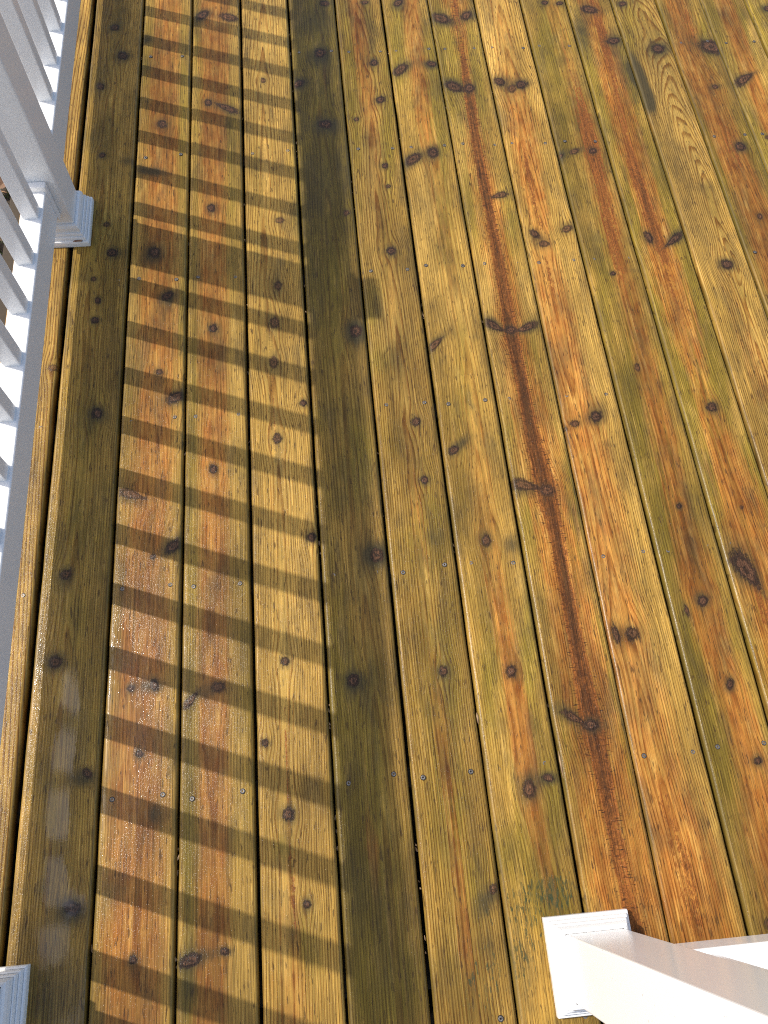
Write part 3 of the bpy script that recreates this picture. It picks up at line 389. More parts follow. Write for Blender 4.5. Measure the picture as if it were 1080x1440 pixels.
BLOBS = {  # marks of the wood, plus painted dark and green at the mid-post shadow's tip
 'd': [(1,0.1342,1.7111,0.0296,-0.0072,-0.0009,-0.0153,0.7),(1,0.0534,1.3234,0.0512,-0.003,0.0007,-0.011,0.3),(1,0.1125,1.4025,0.0244,-0.0014,0.0011,-0.0228,0.4),(1,0.0966,0.9345,0.0282,-0.0019,0.0017,-0.0297,0.5),(1,0.0552,0.551,0.0256,-0.002,0.0021,-0.0277,0.45),(1,0.0475,0.382,0.0272,-0.0022,0.002,-0.0253,0.5),(1,0.1099,0.1605,0.0309,-0.0027,0.0012,-0.0175,0.7),(1,0.1069,-0.0608,0.0265,-0.0024,0.0018,-0.0242,0.7),(1,0.0945,2.1278,0.028,-0.0011,0.0013,-0.0271,0.5),(1,0.0706,-0.1937,0.0231,-0.0022,0.0026,-0.0304,0.3),(2,0.1853,1.6778,0.0516,-0.0112,-0.001,-0.0177,0.9),(2,0.1581,2.1987,0.0244,-0.0009,0.0009,-0.0248,0.75),(2,0.2,1.3886,0.0349,-0.002,0.0013,-0.0409,0.6),(2,0.2381,1.254,0.0272,-0.0016,0.0007,-0.0301,0.6),(2,0.2279,1.1911,0.0127,-0.0065,-0.0156,-0.0579,0.4),(2,0.2656,0.6053,0.0204,0.0161,0.0111,-0.0159,0.6),(2,0.2269,0.3204,0.0407,-0.0069,-0.0009,-0.0163,0.6),(2,0.2116,0.261,0.0133,-0.0011,0.002,-0.0532,0.35),(2,0.2436,0.0877,0.0127,-0.0011,0.0006,-0.0193,0.8),(2,0.2689,0.9698,0.0229,0.0113,0.0064,-0.0159,0.5),(2,0.1778,0.7179,0.0353,-0.0123,-0.0023,-0.0128,0.5),(2,0.2273,1.034,0.0194,-0.0013,0.0005,-0.0195,0.4),(2,0.2157,-0.1562,0.0095,-0.0009,0.0008,-0.0188,0.5),(2,0.2573,2.1185,0.0403,-0.0016,0.0003,-0.0151,0.35),(2,0.2711,0.1655,0.013,-0.0011,0.0006,-0.0253,0.25),(3,0.3168,2.2974,0.0274,0.0145,0.0059,-0.0244,0.7),(3,0.4004,2.2752,0.0329,-0.0101,-0.0027,-0.022,0.6),(3,0.3835,1.8954,0.0365,-0.0207,-0.0055,-0.0208,0.5),(3,0.329,0.2983,0.0305,0.0152,0.0082,-0.0148,0.65),(3,0.3377,-0.1465,0.0369,0.0053,0.0031,-0.0105,0.45),(3,0.3084,-0.1907,0.0141,-0.0013,0.0004,-0.0267,0.6),(3,0.3447,1.8012,0.0115,-0.0005,0.0001,-0.0431,0.2),(3,0.345,1.5209,0.0163,-0.0009,0.0,-0.0289,0.3),(4,0.501,1.282,0.0243,-0.0014,-0.0018,-0.0571,0.4),(4,0.494,1.1665,0.0203,-0.0012,-0.0012,-0.0376,0.5),(4,0.4885,1.0427,0.0198,-0.0013,-0.0012,-0.0396,0.5),(4,0.4866,0.0245,0.0127,-0.0011,-0.0014,-0.0354,0.4),(4,0.4833,-0.1225,0.0146,-0.0013,-0.0013,-0.0324,0.5),(4,0.5498,0.6066,0.0209,-0.0016,-0.001,-0.0194,0.3),(4,0.5123,-0.0789,0.0111,-0.001,-0.0005,-0.01,0.3),(4,0.4611,0.6392,0.012,-0.0009,-0.0018,-0.0654,0.2),(5,0.6543,2.1032,0.0329,-0.0013,-0.0023,-0.0426,0.6),(5,0.5878,1.9924,0.0241,-0.001,-0.001,-0.0233,0.6),(5,0.6544,1.8196,0.039,-0.0018,-0.0019,-0.0329,0.6),(5,0.6418,2.2603,0.0634,-0.0022,-0.0033,-0.0643,0.3),(5,0.7055,1.6522,0.0265,-0.0013,-0.0054,-0.0772,0.3),(5,0.6858,1.1256,0.0289,-0.0018,-0.0026,-0.0351,0.7),(5,0.6859,0.5578,0.0268,-0.002,-0.0023,-0.0269,0.75),(5,0.6205,0.2951,0.0222,-0.0018,-0.0016,-0.0221,0.5),(5,0.6364,1.6046,0.0374,-0.0019,-0.0086,-0.1512,0.25),(5,0.5965,-0.0888,0.0174,-0.0016,-0.0057,-0.0777,0.2),(6,0.7323,1.2138,0.0243,-0.0014,-0.0042,-0.0516,0.25),(6,0.7629,1.1271,0.0171,-0.0011,-0.0034,-0.0373,0.25),(6,0.7387,1.0467,0.0201,-0.0013,-0.0024,-0.028,0.3),(6,0.7489,0.6346,0.0213,-0.0016,-0.0036,-0.0363,0.45),(6,0.8159,0.5885,0.0215,0.0134,0.0114,-0.0222,0.6),(6,0.8203,-0.1147,0.0246,0.0119,0.0106,-0.0175,0.6),(6,0.8353,-0.0991,0.0227,-0.0021,-0.0016,-0.0112,0.4),(6,0.782,1.8921,0.0319,-0.0014,-0.0027,-0.0339,0.25),(6,0.8011,0.3014,0.0225,-0.0018,-0.0024,-0.0195,0.25),(6,0.8053,0.8775,0.0324,-0.0022,-0.0039,-0.0371,0.2),(6,0.8043,0.1587,0.027,-0.0023,-0.0098,-0.0776,0.2),(6,0.7576,0.2291,0.022,-0.0018,-0.0119,-0.1073,0.25),(7,0.8979,2.0481,0.0335,0.0298,0.0075,-0.0201,0.6),(7,0.9712,2.0543,0.0285,-0.0048,-0.0036,-0.021,0.7),(7,0.8768,1.6829,0.0355,0.0262,0.0071,-0.0204,0.8),(7,0.9421,1.7115,0.0233,-0.0011,-0.0037,-0.0318,0.6),(7,0.8795,1.0929,0.0257,0.0233,0.0077,-0.0128,0.6),(7,0.971,1.0934,0.0154,-0.001,-0.0025,-0.0185,0.4),(7,0.9031,0.8117,0.0225,0.0164,0.0072,-0.0134,0.7),(7,0.9231,0.5772,0.0213,-0.0016,-0.0032,-0.0226,0.4),(7,0.9804,0.5599,0.0243,-0.0018,-0.0036,-0.0225,0.7),(7,0.9351,0.077,0.0227,-0.002,-0.005,-0.0298,0.6),(7,0.9736,0.0876,0.0188,-0.0016,-0.0024,-0.0138,0.7),(7,0.9019,0.3579,0.0115,-0.0009,-0.0034,-0.0231,0.3),(7,0.9073,2.3166,0.0303,-0.001,-0.0029,-0.0297,0.5),(7,0.8979,1.8871,0.0271,0.0156,0.0047,-0.0208,0.3),(7,0.8746,-0.0097,0.0389,-0.0034,-0.0109,-0.0707,0.25),(8,1.0361,2.2465,0.0492,-0.0153,-0.0068,-0.0286,0.6),(8,1.1194,2.2698,0.0347,-0.0012,-0.004,-0.0294,0.6),(8,1.034,1.974,0.0414,-0.0185,-0.008,-0.0253,0.75),(8,1.1032,1.543,0.0348,0.0076,0.0002,-0.0197,0.4),(8,1.02,1.1323,0.0305,-0.0237,-0.0098,-0.0162,0.7),(8,1.1028,1.1124,0.0313,0.0123,0.0026,-0.0158,0.7),(8,1.0251,0.6824,0.0454,-0.0105,-0.0069,-0.0235,0.5),(8,1.0329,0.1995,0.0355,-0.0233,-0.0105,-0.0135,0.6),(8,1.0729,0.1732,0.0304,-0.0025,-0.0037,-0.0185,0.5),(8,1.0589,-0.0791,0.0155,-0.0014,-0.0121,-0.0571,0.3),(9,1.1945,1.9674,0.0537,-0.0022,-0.006,-0.0383,0.6),(9,1.1814,1.385,0.0332,-0.0018,-0.0057,-0.0329,0.6),(9,1.2644,1.4284,0.0346,0.0094,0.0005,-0.0234,0.5),(9,1.2056,0.8505,0.0495,-0.0033,-0.0052,-0.0261,0.4),(9,1.2381,0.8864,0.02,-0.0013,-0.0062,-0.0303,0.45),(9,1.1796,0.3506,0.0409,-0.0032,-0.0051,-0.0233,0.4),(9,1.2285,0.7838,0.0098,-0.0007,-0.003,-0.0145,0.4),(10,1.362,2.0603,0.0212,-0.0008,-0.0068,-0.0367,0.5),(10,1.2863,1.6711,0.0157,-0.0008,-0.0058,-0.0317,0.7),(10,1.3346,1.6955,0.0447,0.0061,-0.0014,-0.0159,0.5),(10,1.5877,2.3107,0.0896,-0.003,-0.0044,-0.0202,0.2),(10,1.4011,1.2748,0.0329,-0.0019,-0.0025,-0.0113,0.35),(10,1.3528,0.4127,0.021,-0.0016,-0.0048,-0.0182,0.5),(10,1.3691,0.2341,0.0143,-0.0012,-0.0062,-0.0221,0.5),(10,1.3808,0.0838,0.0166,-0.0014,-0.0045,-0.0153,0.4),(10,1.394,0.9347,0.0153,-0.001,-0.0065,-0.0273,0.4),(10,1.293,0.9611,0.0119,-0.0008,-0.0042,-0.0197,0.4),(10,1.3659,0.523,0.0154,-0.0012,-0.0165,-0.0641,0.35),(11,1.4459,2.1834,0.0348,-0.0013,-0.0213,-0.109,0.7),(11,1.5317,2.1322,0.0346,-0.0013,-0.0201,-0.0947,0.6),(11,1.5435,2.0072,0.0266,0.0114,0.0022,-0.0631,0.45),(11,1.4712,1.3762,0.0151,-0.0224,-0.0195,-0.0209,0.6),(11,1.5381,1.3774,0.0332,0.0248,0.0063,-0.0174,0.7),(11,1.498,0.8633,0.0202,-0.0013,-0.0056,-0.0208,0.4),(11,1.4691,0.4587,0.0211,-0.0468,-0.0237,-0.0139,0.6),(11,1.5593,1.9914,0.0111,0.0052,0.0034,-0.0563,0.8),(11,1.5445,1.8879,0.0166,-0.0007,-0.0058,-0.026,0.4),(12,1.6056,2.3101,0.0269,-0.0009,-0.0059,-0.0269,0.4),(12,1.6719,2.0952,0.0361,-0.0112,-0.0134,-0.0368,0.6),(12,1.5812,1.9754,0.0155,0.0066,0.003,-0.1022,1.4),(12,1.5833,1.8921,0.0175,0.0073,0.0014,-0.0496,1.2),(12,1.6574,1.5401,0.0352,-0.0018,-0.008,-0.0305,0.4),(12,1.6489,1.2791,0.0297,-0.0017,-0.0076,-0.0274,0.5),(12,1.7101,1.3752,0.0304,-0.0017,-0.0067,-0.0238,0.3),(13,1.8275,2.102,0.0455,-0.0215,-0.0152,-0.0332,0.6),(13,1.7449,2.1242,0.0262,-0.001,-0.008,-0.0317,0.3),(13,1.7993,1.6898,0.0284,-0.0013,-0.0092,-0.0324,0.5),(13,1.7012,1.6296,0.0211,0.0103,0.0082,-0.0972,0.4),(13,1.7924,1.9306,0.0339,-0.0014,-0.0048,-0.0177,0.4),(14,1.8909,1.9597,0.0409,0.0273,0.0037,-0.0233,0.6),(15,2.0445,2.2718,0.0319,-0.0011,-0.009,-0.0303,0.5),(6,0.8242,-0.1755,0.0197,-0.0018,-0.0047,-0.032,0.35),(7,0.9363,-0.1083,0.038,-0.0034,-0.0049,-0.0279,0.35),(7,0.8788,-0.2232,0.0304,-0.0028,-0.0086,-0.0519,0.3)],
 'g': [(1,0.0257,1.5378,0.1068,-0.0056,0.0484,-0.7358,0.35),(1,0.0749,0.5726,0.0717,-0.0054,0.0328,-0.4732,0.2),(2,0.1588,2.0627,0.0278,-0.0011,0.0125,-0.3557,0.5),(2,0.2608,1.9148,0.0233,-0.001,0.0077,-0.4517,0.7),(2,0.2765,1.2951,0.0172,-0.001,0.0053,-0.3301,0.4),(2,0.1653,0.9766,0.0159,-0.0011,0.0032,-0.0758,0.5),(2,0.2412,0.0819,0.0178,-0.0016,0.0007,-0.0217,1),(3,0.3083,2.0567,0.02,-0.0008,0.0047,-0.5988,0.5),(3,0.395,1.642,0.026,-0.0013,-0.0044,-0.5121,0.6),(3,0.3028,0.8033,0.0123,-0.0009,0.0062,-0.5358,0.6),(3,0.3057,0.0171,0.0125,-0.0011,0.0031,-0.2338,0.8),(3,0.4124,0.3969,0.0168,-0.0013,-0.0046,-0.2902,0.4),(3,0.3084,-0.1907,0.0165,-0.0015,0.0006,-0.0411,1),(4,0.5747,2.1678,0.029,-0.0011,-0.0099,-0.2489,0.8),(4,0.5721,1.6332,0.0225,-0.0011,-0.0134,-0.306,0.5),(4,0.4629,1.7689,0.0268,-0.0013,-0.0092,-0.43,0.5),(4,0.476,0.0137,0.0203,-0.0018,-0.0009,-0.0258,0.8),(4,0.4885,-0.1445,0.017,-0.0016,-0.0018,-0.0427,0.8),(4,0.5182,-0.1579,0.0242,-0.0022,-0.0033,-0.0636,0.4),(5,0.6307,2.0438,0.0812,-0.0033,-0.0245,-0.4796,1),(5,0.6378,1.6299,0.0752,-0.0038,-0.0174,-0.3063,0.9),(5,0.6412,1.2301,0.052,-0.0031,-0.0162,-0.2598,0.55),(5,0.6773,0.7948,0.0252,-0.0018,-0.0082,-0.1067,0.8),(5,0.6232,0.6941,0.046,-0.0033,-0.0225,-0.3404,0.3),(5,0.607,0.2415,0.0682,-0.0057,-0.0112,-0.1611,0.6),(5,0.6243,0.11,0.029,-0.0025,-0.0077,-0.0998,0.8),(5,0.6231,-0.0687,0.0626,-0.0056,-0.011,-0.1351,0.75),(5,0.6459,-0.2326,0.0716,-0.0067,-0.0075,-0.0816,0.7),(5,0.6662,1.9543,0.028,-0.0012,-0.0101,-0.1731,0.8),(6,0.7385,1.9804,0.0404,-0.0017,-0.0294,-0.4106,0.45),(6,0.8243,1.8064,0.0236,-0.0011,-0.0349,-0.3857,0.55),(6,0.7358,1.2136,0.0278,-0.0017,-0.0054,-0.0645,0.75),(6,0.7304,1.0472,0.0268,-0.0017,-0.0031,-0.036,0.6),(6,0.7855,1.0946,0.0204,-0.0013,-0.0098,-0.1024,0.35),(6,0.7885,0.034,0.0183,-0.0016,-0.0061,-0.0481,0.55),(6,0.8005,0.6142,0.0456,-0.0034,-0.0109,-0.0983,0.4),(6,0.8117,-0.0857,0.0227,-0.002,-0.0078,-0.0562,0.5),(6,0.7851,0.2268,0.0413,-0.0034,-0.024,-0.2016,0.4),(7,0.8876,2.1561,0.0252,-0.0009,-0.0241,-0.2503,0.6),(7,0.9651,2.0005,0.0246,-0.001,-0.0268,-0.2371,0.7),(7,0.9632,1.6919,0.0232,-0.0011,-0.038,-0.3173,0.65),(7,0.9335,1.0444,0.0169,-0.0011,-0.0316,-0.2422,0.45),(7,0.8916,0.2871,0.0197,-0.0016,-0.0162,-0.1114,0.6),(7,0.981,0.3516,0.0173,-0.0014,-0.029,-0.1737,0.6),(7,0.9763,0.0422,0.0186,-0.0016,-0.0154,-0.0855,0.7),(7,0.8839,-0.0342,0.0386,-0.0034,-0.0091,-0.0581,0.6),(7,0.9343,-0.1194,0.0505,-0.0046,-0.0078,-0.0443,0.6),(8,1.0313,2.1195,0.0463,-0.0018,-0.0266,-0.217,1),(8,1.0689,1.8512,0.0321,-0.0014,-0.0422,-0.31,0.9),(8,1.017,1.611,0.0268,-0.0013,-0.0407,-0.3079,0.45),(8,1.1015,1.4084,0.0222,-0.0012,-0.0294,-0.1894,0.6),(8,1.0883,0.9942,0.0237,-0.0015,-0.0298,-0.1784,0.7),(8,1.0001,0.8087,0.0226,-0.0016,-0.0167,-0.1088,0.5),(8,1.0221,0.5979,0.0246,-0.0018,-0.0164,-0.0984,0.5),(8,1.1068,0.5917,0.0216,-0.0016,-0.0309,-0.1643,0.7),(8,1.1269,0.3109,0.023,-0.0018,-0.0296,-0.1425,0.9),(8,1.1297,0.0922,0.0217,-0.0019,-0.0168,-0.0759,1),(8,1.0242,0.1533,0.0192,-0.0016,-0.0123,-0.0651,0.8),(8,1.0427,0.0365,0.0213,-0.0018,-0.0195,-0.0977,0.4),(9,1.1071,1.6324,0.0193,-0.001,-0.0232,-0.1553,0.3),(9,1.1229,0.0928,0.0081,-0.0007,-0.0139,-0.0632,0.2),(9,1.1156,0.4006,0.0088,-0.0007,-0.0179,-0.0895,0.3),(9,1.1926,0.5523,0.0215,-0.0016,-0.0343,-0.1617,0.2),(10,1.3334,2.1395,0.0386,-0.0014,-0.0334,-0.1889,0.6),(10,1.3214,1.84,0.0284,-0.0013,-0.0417,-0.226,0.4),(10,1.2961,1.597,0.0271,-0.0014,-0.0387,-0.2056,0.35),(10,1.3008,1.1473,0.0248,-0.0015,-0.0534,-0.2568,0.55),(10,1.3006,0.8252,0.0297,-0.002,-0.0623,-0.2784,0.7),(10,1.3005,0.5442,0.0278,-0.0021,-0.0465,-0.1943,0.8),(10,1.3076,0.2964,0.0261,-0.0021,-0.0441,-0.1712,0.75),(10,1.3002,0.0776,0.0247,-0.0021,-0.0412,-0.152,0.7),(10,1.3847,0.896,0.0168,-0.0011,-0.0275,-0.115,0.5),(11,1.4496,1.863,0.0247,-0.0011,-0.0535,-0.2576,0.7),(11,1.5176,1.8891,0.029,-0.0012,-0.0445,-0.2025,0.8),(11,1.4432,1.4629,0.0228,-0.0012,-0.0548,-0.2451,0.8),(11,1.5532,1.5583,0.0273,-0.0014,-0.0555,-0.2299,0.9),(11,1.4532,1.1819,0.0288,-0.0017,-0.0523,-0.2182,1),(11,1.5343,1.1771,0.0217,-0.0013,-0.0506,-0.1965,1),(11,1.4437,0.8921,0.0304,-0.002,-0.0535,-0.2113,1),(11,1.5304,0.9258,0.024,-0.0016,-0.0424,-0.1563,0.9),(11,1.4434,0.635,0.0223,-0.0016,-0.0366,-0.136,0.8),(11,1.5616,0.7333,0.023,-0.0016,-0.047,-0.1612,0.7),(11,1.4545,0.314,0.0265,-0.0021,-0.0342,-0.1158,1),(11,1.4625,2.1347,0.0302,-0.0011,-0.0316,-0.1577,0.9),(12,1.5847,2.1946,0.0439,-0.0016,-0.0355,-0.1617,0.6),(12,1.7247,2.2224,0.0311,-0.0011,-0.0399,-0.1639,0.5),(12,1.5422,1.6374,0.0277,-0.0013,-0.0372,-0.1578,0.3),(12,1.6602,1.4764,0.0309,-0.0016,-0.0331,-0.1239,0.5),(12,1.6701,1.169,0.0327,-0.0019,-0.0377,-0.131,0.5),(13,1.7058,2.1903,0.0221,-0.0008,-0.047,-0.1945,0.6),(13,1.8106,2.1218,0.0175,-0.0007,-0.0502,-0.1904,0.7),(13,1.6994,1.7387,0.0301,0.0151,0.0147,-0.1772,0.8),(13,1.6931,1.5255,0.0289,0.0137,0.0143,-0.1635,0.8),(13,1.8367,1.6771,0.0217,0.0105,0.0073,-0.1242,0.7),(14,1.8497,2.1851,0.0286,0.0124,-0.0033,-0.1848,0.8),(14,1.9407,2.1492,0.024,0.0102,-0.0062,-0.183,0.8),(14,1.8446,1.7042,0.0437,0.0168,-0.0029,-0.1556,0.7),(15,2.0058,2.1796,0.0486,0.0208,-0.0083,-0.1853,0.8)],
 'w': [(1,0.0802,0.3053,0.0187,-0.0015,0.0044,-0.0609,0.9),(1,0.0753,0.1948,0.0182,-0.0031,-0.0006,-0.0504,0.8),(1,0.0728,0.0966,0.0177,-0.0015,0.0033,-0.0422,1),(1,0.0763,-0.0082,0.0196,-0.0018,0.0037,-0.0454,0.8),(1,0.0798,-0.0962,0.0214,-0.0053,-0.0031,-0.027,1),(1,0.1117,-0.0448,0.0194,-0.0018,0.0013,-0.0178,0.8),(2,0.1822,0.4152,0.0832,-0.0066,0.0077,-0.1733,0.4),(2,0.1683,0.1492,0.0902,-0.0078,0.0096,-0.1876,0.5),(3,0.336,0.264,0.0673,-0.0056,0.0011,-0.2693,0.3),(1,0.0285,0.2895,0.0398,-0.0033,0.0354,-0.4064,0.3),(1,0.1158,-0.1828,0.0465,-0.0044,0.0045,-0.0613,0.5)],
 'l': [(4,0.511,2.1087,0.0817,-0.0032,-0.0177,-0.6143,0.4),(4,0.501,0.7029,0.0762,-0.0055,-0.0123,-0.3401,0.3),(4,0.4623,0.1876,0.0532,-0.0045,-0.008,-0.2597,0.3),(6,0.7829,1.1573,0.0688,-0.0042,-0.0159,-0.1684,0.35),(6,0.7542,1.5485,0.0298,-0.0015,-0.0241,-0.2977,0.4),(7,0.8982,1.4917,0.0371,-0.002,-0.0217,-0.1946,0.6),(7,0.9377,1.2125,0.0527,-0.0031,-0.0165,-0.13,0.4),(8,1.0441,1.7417,0.0275,-0.0013,-0.0217,-0.1617,0.6),(8,1.0288,1.229,0.0213,-0.0013,-0.0191,-0.1314,0.8),(8,1.1229,1.2015,0.0248,-0.0015,-0.0145,-0.0868,0.5),(8,1.0376,0.9975,0.0236,-0.0015,-0.0185,-0.1188,0.7),(8,1.0486,0.8054,0.0194,-0.0013,-0.018,-0.1088,0.5),(8,1.0966,0.3424,0.0174,-0.0014,-0.0172,-0.0868,0.5),(9,1.1624,2.1459,0.0341,-0.0013,-0.0366,-0.2514,0.6),(9,1.1811,1.1762,0.053,-0.0032,-0.0311,-0.1723,0.45),(9,1.2155,0.9861,0.0442,-0.0028,-0.0233,-0.119,0.4),(9,1.1773,0.5534,0.0307,-0.0023,-0.0336,-0.1617,0.5),(9,1.172,0.2502,0.0426,-0.0035,-0.0216,-0.0967,0.8),(9,1.3007,1.0625,0.0174,-0.0011,-0.0262,-0.1235,0.3),(12,1.6249,1.6872,0.0465,0.0202,0.0079,-0.1517,0.5),(12,1.6532,1.9724,0.0447,0.0208,0.005,-0.1123,0.4),(12,1.6059,1.3809,0.0516,0.0207,0.0079,-0.1347,0.5),(12,1.6512,1.0406,0.053,-0.0033,-0.0542,-0.186,0.4),(11,1.5708,0.8837,0.0204,-0.0013,-0.0326,-0.1152,0.5),(11,1.5983,1.0439,0.0176,-0.0011,-0.0231,-0.0825,0.4),(14,1.993,2.2131,0.018,-0.0006,-0.048,-0.1647,0.5),(2,0.2007,0.4721,0.0141,-0.0011,0.0035,-0.0892,0.5),(2,0.1627,1.2372,0.0169,-0.001,0.0043,-0.1064,0.4),(2,0.2602,1.431,0.0177,-0.001,0.0017,-0.0927,0.4),(3,0.4098,2.1739,0.0288,-0.0011,-0.0016,-0.155,0.3),(3,0.3974,0.9804,0.0323,-0.0021,-0.002,-0.192,0.3),(8,1.1526,0.2944,0.0172,-0.0014,-0.0061,-0.0283,0.8),(8,1.1178,0.1856,0.0167,-0.0014,-0.004,-0.0186,0.4)],
 's': [(6,0.8165,-0.2279,0.0303,-0.0028,-0.009,-0.0619,0.6),(6,0.7729,-0.2342,0.0169,-0.0016,-0.0054,-0.041,0.4),(7,0.9237,-0.1071,0.0506,-0.0046,-0.0054,-0.0312,1),(7,0.8796,-0.1806,0.0321,-0.003,-0.0104,-0.0639,0.9),(7,0.9637,-0.0994,0.0305,-0.0028,-0.005,-0.027,0.8),(6,0.8305,-0.1323,0.02,-0.0018,-0.0048,-0.0328,0.4)],
}
GAP_BITS = [(0.567, 2.137), (0.568, 1.987), (0.568, 1.769), (0.565, 1.735), (0.853, 2.126), (0.851, 1.778), (0.566, 1.289), (0.571, 1.204), (0.568, 0.591), (0.571, 0.574), (0.57, 0.258), (0.57, 0.218), (0.141, 2.123), (0.634, 0.693), (0.574, 0.043), (0.575, 0.029), (0.574, -0.007), (0.709, -0.007), (0.711, -0.077), (0.71, -0.165), (0.88, 1.173), (0.855, 0.561), (0.855, 0.208), (1.002, 0.222), (0.243, 0.023), (0.24, -0.012), (1.139, 0.164), (1.143, 0.091), (0.285, -0.136), (0.429, 1.445)]
SPLINT = [(1.0009, 0.1096), (0.8549, 0.2075)]

# ================================================================ the deck
PITCH = 0.1425
JOIST_Y = [-0.288, 0.114, 0.520, 0.916, 1.315, 1.732, 2.124, 2.527, 2.930, 3.332, 3.735, 4.138, 4.540]
DECK_Y0, DECK_Y1 = -0.345, 4.6
N_PLANK = 19                      # planks 0 .. 18 counted from the left railing

def vnoise(x, y, sd):
    xi = np.floor(x).astype(np.int64); yi = np.floor(y).astype(np.int64)
    fx = x - xi; fy = y - yi
    fx = fx * fx * (3 - 2 * fx); fy = fy * fy * (3 - 2 * fy)
    def hsh(a, b):
        v = np.sin(a * 127.1 + b * 311.7 + sd * 74.7) * 43758.5453
        return v - np.floor(v)
    return (hsh(xi, yi) * (1 - fx) + hsh(xi + 1, yi) * fx) * (1 - fy) + (hsh(xi, yi + 1) * (1 - fx) + hsh(xi + 1, yi + 1) * fx) * fy

# per plank: base green, ring depth, ring depth slope, grain contrast, light, heart gain
PLANK = {0: (.10, .05, .01, 1.3, .15), 1: (.12, .020, .012, .8, .0), 2: (.10, .035, .0, .5, .10), 3: (.15, .030, .0, .55, .08),
         4: (.16, .025, .010, 1.0, .06), 5: (.20, .030, .008, .75, .0), 6: (.28, .022, .014, 1.1, .0), 7: (.26, .028, .008, .7, .02),
         8: (.36, .008, .0, .85, .08), 9: (.08, .030, .010, .9, .14), 10: (.36, .030, .004, .6, .0), 11: (.42, .012, .0, .8, .02),
         12: (.18, .014, .030, 1.15, .08), 13: (.34, .025, .010, .6, .0), 14: (.38, .020, .010, .65, .06), 15: (.4, .03, .01, .7, .06)}
TONE = {0: 1.0, 1: .92, 2: .95, 3: .95, 4: 1.05, 5: .80, 6: .88, 7: 1.06, 8: 1.1, 9: 1.14, 10: .90, 11: 1.03, 12: 1.08, 13: .82, 14: 1.0, 15: 1.0}

def rand_knots(xl, xr, y0, y1, n, r):
    out = []
    for i in range(n):
        a = r.uniform(.007, .013)
        out.append((r.uniform(xl + .02, xr - .02), r.uniform(y0, y1), a, 0.0, 0.0, a * r.uniform(.8, 1.3), r.uniform(.7, 1)))
    return out

def poly_mask(X, Y, L, soft=False):
    a = np.array(L, float)
    o = np.argsort(a[:, 1]); a = a[o]
    yy = Y[:, 0]
    cx = np.interp(yy, a[:, 1], a[:, 0]); hw = np.interp(yy, a[:, 1], a[:, 2])
    st = np.interp(yy, a[:, 1], a[:, 3])
    # extend straight along the board beyond the last point, fade only for short marks
    if a[-1, 1] - a[0, 1] < 0.9:
        e = 0.05
        st = st * np.clip((yy - a[0, 1] + e) / e, 0, 1) * np.clip((a[-1, 1] + e - yy) / e, 0, 1)
    d = np.abs(X - cx[:, None]) / hw[:, None]
    prof = np.exp(-.55 * d ** 3) if soft else np.clip(1.55 - 0.75 * d, 0, 1)
    return st[:, None] * prof, cx

